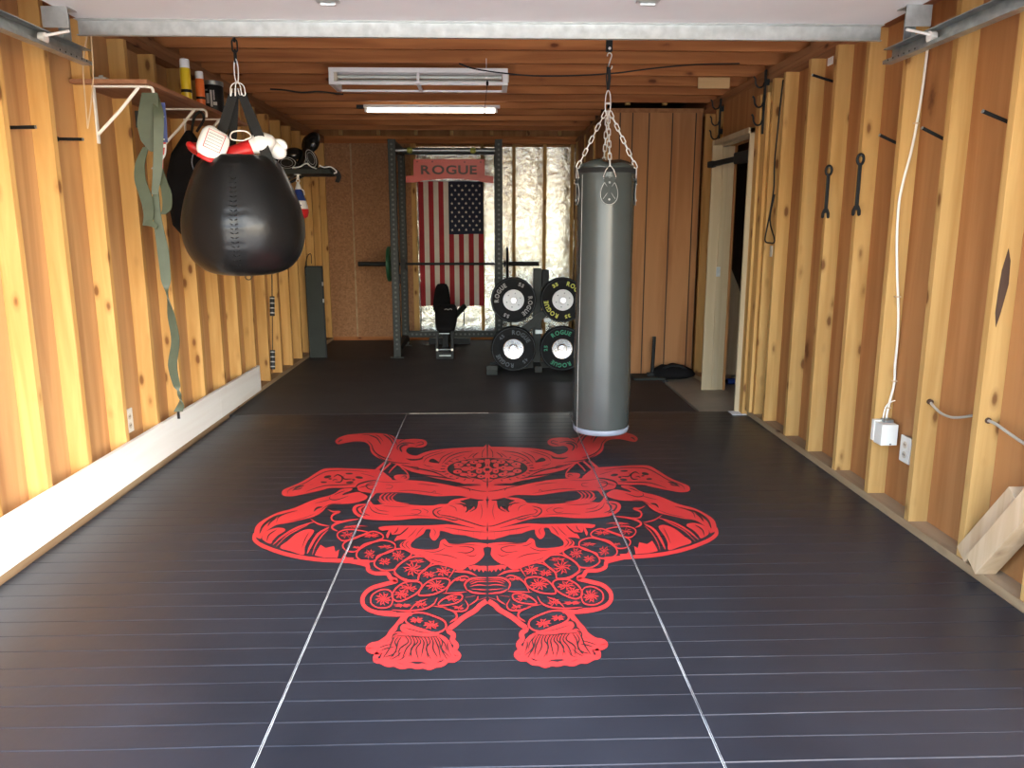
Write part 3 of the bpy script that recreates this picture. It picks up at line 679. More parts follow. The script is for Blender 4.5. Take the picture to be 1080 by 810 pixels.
for p, w in (([(170,372),(230,384),(285,400),(292,430),(340,450),(410,452),(432,482),(470,498),(402,518),(312,545),(262,590),(256,640),(292,680),(372,704),(470,712),(565,706)],26),): line('R1', 'C', p, w, taper=False)
line('K2', 'C', [(300,432),(345,440),(410,436)], 4); line('K2', 'C', [(330,548),(292,600),(296,645),(330,676),(400,692)], 6)
# --- pale outline round the rope end and the tassel
line('R1', 'D', [(966,232),(920,262),(882,300),(800,350),(742,398),(694,440),(730,470),(724,510),(752,548),(738,585),(768,620),(735,652),(690,654),(650,682),(600,690),(560,706),(515,694),(470,700),(420,690),(360,700),(310,682),(262,684),(215,662),(178,655),(180,620),(200,598),(150,590),(124,570),(150,545),(200,535),(262,492),(290,450),(318,420),(350,380),(392,326)], 36, taper=False)
line('R1', 'D', [(905,226),(966,206)], 10)
fill('R1', 'D', [(290,480),(335,448),(390,466),(470,488),(560,490),(640,470),(700,515),(722,570),(742,630),(700,640),(655,650),(605,672),(560,694),(520,668),(440,664),(380,684),(330,668),(275,674),(206,646),(222,606),(150,568),(225,536),(272,512)], 2)
for i in range(15):
    x0 = 318+i*22; x1 = 235+i*34+(8 if i % 2 else -6); s = 1 if i < 5 else -1
    line('K1', 'D', [(x0,478+8*math.sin(i)),(x0+26*(1 if i > 2 else -1),525),(x0*0.5+x1*0.5+18*math.sin(i*1.7),575),(x1,640+8*math.sin(i*2.1))], 11)
for p, w in (([(190,572),(240,552),(290,540)],7), ([(215,585),(260,570),(310,560)],9), ([(240,632),(290,618),(340,585)],8), ([(285,650),(330,625),(370,590)],8), ([(690,520),(688,560),(700,600)],10), ([(640,500),(670,540),(680,590)],9), ([(640,620),(655,580)],8), ([(700,600),(716,622)],7), ([(340,460),(300,480),(298,520)],10), ([(330,655),(372,640),(400,600)],6)): line('K1', 'D', p, w)
fill('K1', 'D', [(330,440),(345,400),(390,385),(400,410),(372,425),(362,450)]); 
for p, w in (([(390,372),(428,325),(510,318),(600,345),(668,380),(672,430),(600,462),(500,432),(430,408)],12),): line('R2', 'D', p, w, closed=True)
star('D', 468, 370, 52, 24, 8, 7); star('D', 572, 405, 58, 34, 9, 7)
fill('R2', 'D', [(352,432),(366,402),(400,400),(460,422),(560,450),(632,470),(560,490),(460,482),(385,466)]); line('K2', 'D', [(385,425),(440,440),(500,456),(560,462)], 6)
line('R1', 'D', [(662,282),(738,310),(752,350),(702,388)], 13); line('K2', 'D', [(600,330),(668,362),(690,392),(682,440)], 8); line('K2', 'D', [(300,480),(420,486),(560,492),(640,480)], 6)

LZ = {'R1': (0.0012, 60), 'K1': (0.0027, 9), 'R2': (0.0031, 13), 'K2': (0.0036, 7)}
def print_mesh(xa, xb):
    bm = bmesh.new()
    for ln, tris in ART.items():
        mi = 0 if ln[0] == 'R' else 1; zb, zm = LZ[ln]
        for *tri, cc in tris:
            z0_ = zb+2e-5*(cc % zm)
            for mir in (False, True):
                z = z0_+(1e-4 if mir else 0)
                v = [Vector(((2*AXIS-p.x) if mir else p.x, p.y, z)) for p in tri]
                if min(q.x for q in v) > xb or max(q.x for q in v) < xa: continue
                ar = (v[1]-v[0]).cross(v[2]-v[0]).z
                if abs(ar) < 1e-9: continue
                if ar < 0: v.reverse()
                f = bm.faces.new([bm.verts.new(q) for q in v]); f.material_index = mi
    for co, no in (((xa, 0, 0), (-1, 0, 0)), ((xb, 0, 0), (1, 0, 0))):
        bmesh.ops.bisect_plane(bm, geom=bm.verts[:]+bm.edges[:]+bm.faces[:], plane_co=co, plane_no=no, clear_outer=True)
    mb = MB(); mb.bm = bm; return mb
for t, x0, x1 in MATS:
    print_mesh(x0+0.0025, x1-0.0025).build('mask_print', [M['print_red'], M['print_black']], t, recalc=False)
# ================================================================== HANGING BAGS
def link_chain(mb, p0, p1, n, ln, wd, wire, phase=0):
    """n oval links laid along p0-p1"""
    p0 = Vector(p0); p1 = Vector(p1); d = (p1-p0).normalized(); a = Vector((0, 1, 0)) if abs(d.y) < 0.9 else Vector((1, 0, 0))
    u = d.cross(a).normalized(); v = d.cross(u)
    for i in range(n):
        c = p0+(p1-p0)*((i+0.5)/n); s = u if (i+phase) % 2 else v
        hl = ln/2-wd/2; pts = []
        for k in range(7): t = -PI/2+PI*k/6; pts.append(c+d*(hl+wd/2*math.cos(t))+s*(wd/2*math.sin(t)))
        for k in range(7): t = PI/2+PI*k/6; pts.append(c+d*(-hl+wd/2*math.cos(t))+s*(wd/2*math.sin(t)))
        mb.tube(pts, wire, 6, closed=True)
def hook_s(mb, c, h, r, wire):
    pts = []
    for k in range(9): t = PI*1.15-PI*1.2*k/8; pts.append(Vector(c)+Vector((r*math.cos(t), 0, h/2-r+r*math.sin(t))))
    for k in range(9): t = PI-PI*1.2*k/8*-1; pts.append(Vector(c)+Vector((-r*math.cos(t)*1, 0, -h/2+r+r*math.sin(t))))
    mb.tube(smooth_path(pts, 2), wire, 8)
BY = 4.80; BX = 0.712
# ceiling mount of the grey bag
t = thing('bag_mount', 'small black steel ceiling mount with a swivel over the tall grey bag', 'mount', (BX, BY, 2.46))
MB().bar((BX-0.075, BY, 2.466), (BX+0.085, BY, 2.466), 0.045, 0.006, 0.001).cyl((BX-0.055, BY, 2.455), (BX-0.055, BY, 2.466), 0.008).cyl((BX+0.06, BY, 2.455), (BX+0.06, BY, 2.466), 0.008).build('plate', M['blackmetal'], t)
MB().box(BX-0.018, BX+0.018, BY-0.016, BY+0.016, 2.385, 2.462, 0.003).build('swivel_housing', M['blackmetal'], t)
MB().cyl((BX, BY-0.022, 2.40), (BX, BY-0.016, 2.40), 0.008, 12).build('bolt', M['chrome'], t)
# tall grey bag
t = thing('punching_bag', 'tall grey vinyl punching bag hanging on four steel chains over the mask print', 'punching bag', (BX, BY, 0.12))
mb = MB(); pts = []
cS = Vector((BX+0.003, BY, 0))
for k in range(10): a = PI*1.1-PI*1.15*k/9; pts.append(cS+Vector((0.013*math.cos(a), 0, 2.365+0.014*math.sin(a))))
for k in range(1, 10): a = PI*0.95-PI*1.15*-k/9; pts.append(cS+Vector((0.012*math.cos(a)+0.004, 0, 2.305+0.016*math.sin(a))))
mb.tube(pts, 0.0035, 8); mb.build('hook', M['chrome'], t, smooth=True)
sm_ = MB(); sm_.ribbon([(BX, BY-0.005, 2.30), (BX+0.004, BY-0.008, 2.24), (BX-0.002, BY-0.006, 2.175)], 0.018, (1, 0, 0), 0.008)
sm_.tube(smooth_path([(BX-0.008, BY, 2.30), (BX-0.012, BY, 2.24), (BX-0.006, BY, 2.18)], 4), 0.004)
sm_.build('strap_loop', M['strapblack'], t)
mb = MB(); c = Vector((BX, BY, 2.10)); pts = [c+Vector((0.016*math.sin(a)*(1.0), 0, 0.072*math.cos(a))) for a in [2*PI*k/24 for k in range(24)]]
mb.tube(pts, 0.0032, 8, closed=True); mb.cyl((BX-0.016, BY, 2.10), (BX+0.016, BY, 2.10), 0.006); mb.build('carabiner', M['chrome'], t, smooth=True)
RB = 0.172; ZTOP = 1.735; ZB_ = 0.135
body = [(0.0, ZB_), (RB-0.012, ZB_), (RB-0.004, ZB_+0.012), (RB+0.003, 0.18), (RB+0.006, 0.35), (RB+0.005, 0.6), (RB, 0.9), (RB-0.003, 1.2), (RB-0.002, 1.5), (RB-0.002, 1.62), (RB-0.003, 1.70), (RB-0.006, 1.722)]
mb = MB(); mb.lathe([(0, body[0][1])]+body[1:], (BX, BY, 0), 64)
for v in mb.bm.verts:
    if v.co.z > 0.15:
        a = math.atan2(v.co.y-BY, v.co.x-BX); f = 0.004*max(0, (v.co.z-1.45)/0.25)*math.cos(8*a)
        k = f+0.002*noise.noise(v.co*5); d = Vector((v.co.x-BX, v.co.y-BY, 0))
        if d.length > 0.01: v.co += d.normalized()*k
# extra rings for a softly creased skin
mb.build('bag_body', M['greyv'], t, smooth=50)
mb = MB(); top = [(RB-0.007, 1.716), (RB-0.010, 1.745), (RB-0.035, 1.762), (0.09, 1.772), (0.0, 1.776)]
mb.lathe(top, (BX, BY, 0), 48)
for v in mb.bm.verts:
    a = math.atan2(v.co.y-BY, v.co.x-BX); v.co.z += (0.010*math.sin(2*a+0.6)+0.006*math.sin(5*a))*(1 if v.co.z > 1.73 else 0)
mb.build('lid_flap', M['greyv'], t, smooth=True)
mb = MB(); mb.lathe([(RB-0.0005, 1.700), (RB+0.0015, 1.700), (RB+0.0015, 1.726), (RB-0.0005, 1.726)], (BX, BY, 0), 48); mb.build('rim_strap', M['strapblack'], t, smooth=40)
mb = MB(); mb.lathe([(RB-0.02, ZB_-0.012), (RB-0.003, ZB_-0.010), (RB+0.0035, ZB_+0.004), (RB+0.005, ZB_+0.020), (RB+0.0015, ZB_+0.024)], (BX, BY, 0), 48); mb.lathe([(0, ZB_-0.014), (RB-0.01, ZB_-0.012)], (BX, BY, 0), 48)
mb.build('bottom_binding', M['greypale'], t, smooth=True)
sa = math.radians(207)
mb = MB(); mb.tube([(BX+(RB+0.0068-(0.008 if z > 1.2 else 0.0))*math.cos(sa), BY+(RB+0.0068-(0.008 if z > 1.2 else 0.0))*math.sin(sa), z) for z in (0.13, 0.35, 0.6)] + [(BX+(RB+0.002)*math.cos(sa), BY+(RB+0.002)*math.sin(sa), 0.9), (BX+(RB-0.001)*math.cos(sa), BY+(RB-0.001)*math.sin(sa), 1.3), (BX+(RB-0.001)*math.cos(sa), BY+(RB-0.001)*math.sin(sa), 1.69)], 0.0012, 6); mb.build('side_seam', M['stitch'], t)
for q, ang in enumerate((-92, -4, 88, 184)):
    a = math.radians(ang); r = RB+0.004; e = Vector((BX+r*math.cos(a), BY+r*math.sin(a), 1.735)); up = Vector((BX+0.012*math.cos(a), BY+0.012*math.sin(a), 2.055))
    n = 9; link_chain_b = MB(); link_chain(link_chain_b, up, e, n, (e-up).length/n*1.22, 0.019, 0.0030, q)
    ch = link_chain_b.build('chain', M['chrome'], t, smooth=True)
    out = Vector((math.cos(a), math.sin(a), 0)); tan = Vector((-math.sin(a), math.cos(a), 0))
    def on(u, z, off=0.0): return Vector((BX, BY, z))+out*(RB+0.003+off)*math.cos(u/RB)+tan*(RB+0.003+off)*math.sin(u/RB)
    mb = MB(); tri = [on(0, 1.738, .004), on(-0.022, 1.710, .003), on(-0.036, 1.672, .002), on(0.0, 1.667, .003), on(0.036, 1.672, .002), on(0.022, 1.710, .003)]
    mb.tube(tri, 0.0026, 6, closed=True); mb.build('ring', M['chrome'], t)
    # teardrop patch with crossed stitching
    sh = []
    for k in range(28):
        th = 2*PI*k/28; sh.append((0.030*math.sin(th)*(1.0-0.28*math.cos(th)), 1.605-0.06*(-math.cos(th))*1.0))
    sh = [(0.060*math.sin(2*PI*k/28)*(0.80-0.16*math.cos(2*PI*k/28)), 1.588+0.072*math.cos(2*PI*k/28)) for k in range(28)]
    mb = MB(); cc = mb.bm.verts.new(on(0, 1.588, .0035)); vs_ = [mb.bm.verts.new(on(u*0.96, z, .003)) for u, z in sh]; lo = [mb.bm.verts.new(on(u*1.0, z, -.002)) for u, z in sh]
    for k in range(28): mb.face([cc, vs_[k], vs_[(k+1) % 28]]); mb.face([vs_[k], lo[k], lo[(k+1) % 28], vs_[(k+1) % 28]])
    mb.ribbon([on(0, 1.672, .003), on(0, 1.64, .004)], 0.064, tan, 0.004)
    pa = mb.build('strap_patch', M['greypatch'], t)
    mb = MB(); mb.tube([on(u, z, .0035) for u, z in sh], 0.0014, 5, closed=True); mb.tube([on(-0.034, 1.548, .004), on(0.028, 1.64, .004)], 0.0011, 5); mb.tube([on(0.034, 1.548, .004), on(-0.028, 1.64, .004)], 0.0011, 5); mb.tube([on(-0.034, 1.662, .004), on(0.034, 1.662, .004)], 0.0016, 5)
    mb.ball(on(0, 1.640, .005), 0.0065, seg=8).ball(on(0, 1.545, .005), 0.0065, seg=8)
    mb.build('stitching', M['stitch'], pa, local=False)
# big round black bag -------------------------------------------------
GX, GY = -1.275, 4.22
t = thing('uppercut_bag', 'big round black leather bag hanging on two broad straps by the left wall', 'punching bag', (GX, GY, 1.135))
def bag_r(z):
    # radius profile of the sack
    P = [(1.135, 0.0), (1.139, 0.10), (1.154, 0.180), (1.19, 0.240), (1.25, 0.285), (1.33, 0.307), (1.41, 0.308), (1.49, 0.292), (1.56, 0.270), (1.63, 0.242), (1.69, 0.212), (1.725, 0.180), (1.745, 0.14), (1.735, 0.05), (1.73, 0.0)]
    return P
mb = MB(); pf = smooth_path([Vector((r, z, 0)) for z, r in bag_r(0)], 4); prof = [(max(0, p.x), p.y) for p in pf]
mb.lathe([(0, 1.135)]+prof[1:-1]+[(0, 1.73)], (GX, GY, 0), 72)
sa = math.radians(-82)
for v in mb.bm.verts:
    d = Vector((v.co.x-GX, v.co.y-GY, 0)); 
    if d.length < 0.03: continue
    a = math.atan2(d.y, d.x); da = (a-sa+PI) % (2*PI)-PI
    # seam draws in, with puckers either side
    k = -0.010*math.exp(-(da/0.05)**2)+0.005*math.exp(-(da/0.16)**2)*math.sin(v.co.z*190+3*da)
    k += 0.006*noise.noise(v.co*4.5)
    if v.co.z > 1.66: k += 0.007*math.sin(13*a)*(v.co.z-1.66)/0.09
    v.co += d.normalized()*k
mb.build('bag_body', M['leather'], t, smooth=True)
mb = MB(); R2 = lambda z: next((prof[i][0]+(prof[i+1][0]-prof[i][0])*(z-prof[i][1])/max(1e-6, prof[i+1][1]-prof[i][1]) for i in range(len(prof)-1) if prof[i][1] <= z <= prof[i+1][1]), 0.2)
for z in [1.20+0.022*k for k in range(20)]:
    r = R2(z)-0.004
    for s_ in (-1, 1):
        a0 = sa+s_*0.02; a1 = sa+s_*0.055
        mb.tube([(GX+(r-0.002)*math.cos(a0), GY+(r-0.002)*math.sin(a0), z), (GX+(r+0.005)*math.cos((a0+a1)/2), GY+(r+0.005)*math.sin((a0+a1)/2), z+0.003), (GX+(r+0.001)*math.cos(a1), GY+(r+0.001)*math.sin(a1), z+0.005)], 0.0022, 5)
mb.build('seam_puckers', M['leather'], t, smooth=True)
MB().tube([(GX+0.012+0.016*math.cos(a), GY-0.02, 1.128+0.014*math.sin(a)) for a in [2*PI*k/14 for k in range(14)]], 0.003, 6, closed=True).build('bottom_ring', M['blackmetal'], t)
AP = Vector((GX+0.012, GY, 2.055))
for nm, (x1, y1), off in (('strap', (GX-0.135, GY-0.04), -0.03), ('strap', (GX+0.185, GY-0.07), 0.03)):
    p1 = Vector((x1, y1, 1.66)); p0 = AP+Vector((off*0.6, -0.005, 0)); pts = smooth_path([p0, p0.lerp(p1, 0.35)+Vector((off*0.12, 0, 0)), p0.lerp(p1, 0.75)+Vector((off*0.15, -0.005, 0)), p1, p1+Vector((off*0.35, -0.015, -0.05))], 5)
    n = len(pts); MB().ribbon(pts, [0.050+0.012*math.sin(PI*i/n) for i in range(n)], Vector((1, 0, 0.15 if off < 0 else -0.25)), 0.006).build(nm, M['strapblack'], t)
for (x1, y1), off in (((GX-0.10, GY+0.13), -0.02), ((GX+0.12, GY+0.13), 0.02)):
    p1 = Vector((x1, y1, 1.70)); MB().ribbon([AP+Vector((off, 0.01, 0)), AP.lerp(p1, 0.5), p1], 0.045, (1, 0, 0), 0.005).build('strap', M['strapblack'], t)
for k, dx in enumerate((-0.034, -0.008, 0.020, 0.040)):
    mb = MB(); c0 = AP+Vector((0, -0.004*k, 0.055)); c1 = AP+Vector((dx, -0.008, -0.008))
    pts = smooth_path([c0, c0.lerp(c1, 0.5)+Vector((dx*0.35, 0, 0.01)), c1, c1+Vector((-dx*0.2-0.004, 0, -0.006)), c0.lerp(c1, 0.55)+Vector((-0.006, 0, 0))], 4)
    mb.tube(pts, 0.0030, 6).build('wire_hook', M['chrome'], t, smooth=True)
mb = MB(); mb.tube([AP+Vector((0.010*math.cos(a), 0, 0.105+0.058*math.sin(a))) for a in [2*PI*k/20 for k in range(20)]], 0.0032, 6, closed=True).build('carabiner', M['chrome'], t, smooth=True)
mb = MB(); link_chain(mb, (AP.x, AP.y, 2.205), (AP.x, AP.y, 2.455), 5, 0.062, 0.026, 0.0042)
mb.build('hanging_chain', M['blackmetal'], t, smooth=True)

# black gym bag hanging behind it -------------------------------------
t = thing('gym_bag', 'black fabric bag hanging against the left wall behind the big round bag', 'bag', (-1.80, 4.95, 1.40))
mb = MB(); mb.lathe([(0, 1.34), (0.09, 1.345), (0.135, 1.40), (0.150, 1.55), (0.145, 1.70), (0.115, 1.82), (0.06, 1.90), (0.02, 1.955), (0, 1.96)], (-1.785, 4.95, 0), 36, sx=1.0, sy=1.0)
for v in mb.bm.verts: v.co += Vector((0.02*noise.noise(v.co*5), 0.02*noise.noise(v.co*5+Vector((5, 0, 0))), 0)); 
mb.build('bag_body', M['blackfabric'], t, smooth=True)
MB().tube(smooth_path([(-1.70, 4.82, 1.86), (-1.725, 4.79, 1.76), (-1.69, 4.785, 1.66), (-1.655, 4.80, 1.58)], 5), 0.0035, 6).build('zip', M['greypale'], t)
MB().tube(smooth_path([(-1.77, 4.95, 1.95), (-1.74, 4.93, 2.03), (-1.70, 4.925, 2.06), (-1.685, 4.93, 2.02), (-1.74, 4.95, 1.95)], 5), 0.008, 8).build('handle', M['strapblack'], t)

# ================================================================== GLOVES
def glove(name, label, loc, rot, main, trim, group=None, panel=None, scale=1.0):
    """boxing glove: +X is the fist end, +Z the back of the hand"""
    t = thing(name, label, 'boxing glove', loc, 0, group); t.rotation_euler = rot; t.scale = (scale,)*3
    mb = MB(); mb.ball((0.06, 0, 0), 0.068, 1.25, 1.0, 0.82, seg=24)
    for v in mb.bm.verts:
        if v.co.x < 0.04: v.co.y *= 0.86+0.1*max(0, v.co.x/0.04); v.co.z *= 0.9
        if v.co.z < 0: v.co.z *= 0.75
    mb.build('padded_fist', main, t, smooth=True, local=True)
    mb = MB(); mb.tube(smooth_path([(-0.005, 0.042, -0.005), (0.03, 0.068, 0.0), (0.068, 0.074, 0.004), (0.098, 0.060, 0.004)], 5), [0.020+0.010*math.sin(PI*(i/15)*0.8) for i in range(16)], 12); mb.ball((0.098, 0.060, 0.004), 0.023, seg=12); mb.build('thumb', main, t, smooth=True, local=True)
    mb = MB(); mb.lathe([(0.030, -0.135), (0.046, -0.137), (0.050, -0.10), (0.049, -0.05), (0.055, -0.02), (0.056, 0.01), (0.03, 0.02)], (0, 0, 0), 24, axis='X', sx=1.0, sy=0.72); mb.build('cuff', trim, t, smooth=True, local=True)
    mb = MB(); mb.lathe([(0.0465, -0.141), (0.0515, -0.139), (0.0525, -0.128), (0.049, -0.126)], (0, 0, 0), 24, axis='X', sx=1.0, sy=0.72); mb.build('cuff_binding', panel or trim, t, smooth=True, local=True)
    return t
def pad(name, label, loc, rot, group=None):
    """white focus mitt with a ruled panel on its face; +Z is the face"""
    t = thing(name, label, 'punch mitt', loc, 0, group); t.rotation_euler = rot
    out = [(0.072*math.copysign(abs(math.cos(a))**0.6, math.cos(a)), 0.092*math.copysign(abs(math.sin(a))**0.6, math.sin(a))) for a in [2*PI*k/28 for k in range(28)]]
    mb = MB(); rows = []
    for s, z in ((0.0, 0.022), (0.75, 0.021), (0.95, 0.014), (1.0, 0.0), (0.96, -0.014), (0.8, -0.020), (0.0, -0.021)):
        rows.append([mb.bm.verts.new((0, 0, z))] if s == 0 else [mb.bm.verts.new((x*s, y*s*(1-0.12*(x > 0)), z)) for x, y in out])
    for a, b in zip(rows, rows[1:]):
        for k in range(28):
            j = (k+1) % 28
            if len(a) == 1: mb.face([a[0], b[k], b[j]])
            elif len(b) == 1: mb.face([a[k], b[0], a[j]])
            else: mb.face([a[k], b[k], b[j], a[j]])
    mb.build('pad', M['white'], t, smooth=True, local=True)
    mb = MB()
    q = [(-0.040, -0.052), (0.040, -0.052), (0.042, 0.055), (-0.042, 0.055)]
    mb.tube([Vector((x, y, 0.0222)) for x, y in q], 0.0022, 5, closed=True); mb.build('panel_border', M['red'], t, local=True)
    mb = MB()
    for k in range(5): mb.box(-0.036, 0.036, -0.036+0.018*k, -0.0345+0.018*k, 0.0212, 0.0224)
    mb.build('printed_lines', M['black'], t, local=True)
    MB().tube(smooth_path([Vector((x*1.01, y*1.01*(1-0.12*(x > 0)), -0.006)) for x, y in out[19:28]], 2), 0.009, 8).tube([(-0.05, -0.094, -0.005), (0.0, -0.099, -0.005), (0.05, -0.092, -0.005)], 0.010, 8).build('red_edge', M['red'], t, smooth=True, local=True)
    return t
gg = 'white and red mitts and gloves on the big round bag'
pad('focus_mitt', 'white punch mitt with a red-bordered ruled panel on top of the round bag', (GX-0.085, GY-0.13, 1.795), (math.radians(62), math.radians(24), math.radians(22)))
glove('boxing_glove', 'white and red boxing glove lying behind the right strap of the round bag', (GX+0.06, GY-0.02, 1.785), (math.radians(30), math.radians(-18), math.radians(12)), M['white'], M['red'], None, M['white'], 0.95)
g2 = glove('boxing_glove', 'white and red boxing glove with a lettered cuff right of both bag straps', (GX+0.150, GY+0.05, 1.800), (math.radians(80), math.radians(35), math.radians(0)), M['white'], M['white'], None, M['red'], 0.62)
MB().tube(smooth_path([(0.0, -0.02, 0.055), (-0.03, -0.05, 0.075), (-0.07, -0.03, 0.09), (-0.05, 0.02, 0.10), (0.01, 0.02, 0.085), (0.03, -0.01, 0.06), (-0.02, -0.03, 0.06)], 5), 0.0038, 6).build('lace', M['bracketwhite'], bpy.data.objects['boxing_glove'], local=True)
glove('boxing_glove', 'dark red glove tucked behind the left edge of the white ruled mitt', (GX-0.20, GY+0.02, 1.765), (math.radians(20), math.radians(-25), math.radians(160)), M['red'], M['black'], None, None, 0.6)

# ================================================================== SHELF ON THE LEFT WALL
t = thing('shelf', 'brown board shelf on white brackets high on the left wall', 'shelf', (-1.83, 5.0, 2.075))
MB().box(-2.04, -1.665, 4.10, 5.75, 2.078, 2.098, 0.002).build('shelf_board', M['shelfwood'], t)
def bracket(y):
    mb = MB(); mb.box(-1.959, -1.952, y-0.012, y+0.012, 1.80, 2.078, 0.001); mb.box(-1.956, -1.685, y-0.012, y+0.012, 2.069, 2.077, 0.001)
    mb.tube([(-1.955, y, 1.845), (-1.83, y, 1.965), (-1.735, y, 2.070)], 0.0085, 8)
    mb.tube(smooth_path([(-1.70, y, 2.073), (-1.672, y, 2.070), (-1.664, y, 2.052), (-1.666, y, 2.028)], 4), 0.007, 8)
    return mb.build('bracket', M['bracketwhite'], t)
for y in (4.165, 4.92, 5.36): bracket(y)
def can(name, label, x, y, h, r, col, cap):
    t = thing(name, label, 'spray can', (x, y, 2.0985))
    z = 2.0985; MB().lathe([(0, z), (r*0.95, z), (r, z+0.005), (r, z+h*0.76), (r*0.9, z+h*0.80), (r*0.6, z+h*0.82)], (x, y, 0), 20).build('can', col, t, smooth=40)
    MB().lathe([(r*0.92, z+h*0.77), (r*0.92, z+h*0.95), (r*0.85, z+h), (0, z+h)], (x, y, 0), 20).build('cap', cap, t, smooth=40)
    MB().lathe([(r+0.0006, z+h*0.22), (r+0.0006, z+h*0.29)], (x, y, 0), 20).build('label_band', M['black'], t)
    return t
can('spray_can', 'yellow spray can with a white cap on the wall shelf', -1.735, 4.82, 0.235, 0.029, M['yellow'], M['white'])
can('spray_can', 'orange spray can with a white cap on the wall shelf beside the yellow one', -1.725, 5.02, 0.205, 0.026, M['orange'], M['white'])
t = thing('supplement_jar', 'dark grey jar with pale markings on the wall shelf right of the orange can', 'jar', (-1.735, 5.27, 2.0985))
MB().lathe([(0, 2.0985), (0.062, 2.0985), (0.066, 2.108), (0.066, 2.255), (0.058, 2.268), (0, 2.268)], (-1.735, 5.27, 0), 28).build('jar_body', M['black'], t, smooth=40)
MB().lathe([(0.064, 2.262), (0.068, 2.264), (0.068, 2.288), (0.0, 2.292)], (-1.735, 5.27, 0), 28).build('lid', M['track'], t, smooth=40)
mb = MB()
for k, (a0, a1, z0, z1) in enumerate(((-1.9, -1.6, 2.15, 2.21), (-1.5, -1.3, 2.13, 2.23), (-1.25, -0.9, 2.14, 2.16), (-1.2, -1.1, 2.17, 2.23), (-1.95, -1.7, 2.225, 2.235))):
    for j in range(4):
        b0 = a0+(a1-a0)*j/4; b1 = a0+(a1-a0)*(j+1)/4; r = 0.0668
        mb.face([mb.bm.verts.new((-1.735+r*math.cos(b), 5.27+r*math.sin(b), z)) for b, z in ((b0, z0), (b1, z0), (b1, z1), (b0, z1))])
mb.build('label_print', M['letgrey'], bpy.data.objects['supplement_jar'], recalc=False)
t = thing('metal_latch', 'small pale metal latch plate lying on the near end of the wall shelf', 'latch', (-1.88, 4.15, 2.0985))
MB().box(-1.925, -1.865, 4.11, 4.14, 2.0985, 2.108, 0.001).build('plate', M['zinc'], t); MB().cyl((-1.90, 4.115, 2.112), (-1.88, 4.115, 2.112), 0.006).build('barrel', M['zinc'], t)
# tan pull cord beside the shelf
mb = MB(); mb.tube(smooth_path([(-1.90, 4.10, 2.42), (-1.925, 4.09, 2.30), (-1.955, 4.08, 2.16), (-1.956, 4.07, 2.02), (-1.954, 4.06, 1.86)], 5), 0.0035, 6).tube(smooth_path([(-1.90, 4.10, 2.42), (-1.905, 4.085, 2.28), (-1.91, 4.08, 2.12), (-1.93, 4.07, 1.98), (-1.954, 4.06, 1.86)], 5), 0.0035, 6)
tag(mb.build('tan_rope', M['rope'], base=(-1.93, 4.08, 1.86)), 'doubled tan cord hanging at the near end of the wall shelf', 'cord')
# olive resistance band --------------------------------------------------
t = thing('resistance_band', 'olive green rubber band looped over the near shelf bracket, its tail reaching the white board', 'exercise band', (-1.70, 4.17, 0.40))
def bandp(pts, wds, dy, side=(1, 0.25, 0)):
    P = [at_y(px, py, 4.17+d) for (px, py), d in zip(pts, dy)]; Pm = smooth_path(P, 5); n = len(Pm)
    Wm = [wds[min(len(wds)-1, int(i/5))]*(1-(i % 5)/5)+wds[min(len(wds)-1, int(i/5)+1)]*((i % 5)/5) for i in range(n)]
    return Pm, Wm
for nm, pts, wds, dy, sd in (
    ('band_loop', [(158, 98), (157, 115), (156, 132), (158, 148), (163, 160)], [.075, .095, .10, .085, .04, .02], [-.02, -.03, -.03, -.03, -.02], (1, 0.1, 0)),
    ('band_loop', [(163, 99), (167, 120), (167, 150), (166, 180), (163, 205)], [.03, .05, .045, .045, .03, .02], [.02, -.04, -.05, -.05, -.04], (1, 0.6, 0)),
    ('band_loop', [(154, 155), (148, 172), (148, 190), (154, 208), (157, 225), (155, 238)], [.03, .05, .06, .065, .055, .045, .03], [.0, .0, -.02, -.03, -.03, -.03], (1, -0.1, 0)),
    ('band_loop', [(154, 234), (160, 236), (166, 240)], [.04, .03, .02], [-.03, -.04, -.05], (0.5, 0.2, 1)),
    ('band_loop', [(170, 178), (172, 190), (176, 205), (176, 220), (172, 226)], [.02, .04, .055, .05, .03, .02], [.02, .0, .0, .0, .0], (1, -0.2, 0))):
    P, Wd = bandp(pts, wds, dy); MB().ribbon(P, Wd, Vector(sd), 0.006).build(nm, M['olive'], t, smooth=60)
P, Wd = bandp([(164, 200), (166, 230), (172, 265), (175, 295), (176, 308), (181, 335), (185, 360), (182, 385), (186, 405), (188, 412), (191, 425), (188, 434)], [.03, .04, .058, .05, .014, .045, .05, .055, .045, .012, .045, .045], [0]*12)
sds = []
for i in range(len(P)):
    k = i/5; a = 0.1 if k < 3.2 else (0.1+(k-3.2)*1.6 if k < 4.8 else (2.7 if k < 8 else 2.7+(k-8)*1.3)); sds.append(Vector((math.cos(a), math.sin(a)*0.6, 0)))
MB().ribbon(P, Wd, sds, 0.005).build('band_tail', M['olive'], t, smooth=60)
MB().box(P[-1].x-0.006, P[-1].x+0.006, P[-1].y-0.004, P[-1].y+0.004, P[-1].z-0.04, P[-1].z).build('tag', M['black'], t)
b0, b1 = at_y(143, 117, 4.22), at_y(148, 135, 4.22)
tag(MB().box(b0.x, b1.x+0.02, 4.205, 4.225, b1.z, b0.z, 0.003).build('buckle_pouch', M['black'], base=(b0.x, 4.21, b1.z)), 'small black pouch behind the upper left of the olive band', 'pouch')
t = thing('wrist_wrap', 'stars and stripes cloth wrap hanging behind the olive band', 'wrap', at_y(172, 190, 4.26))
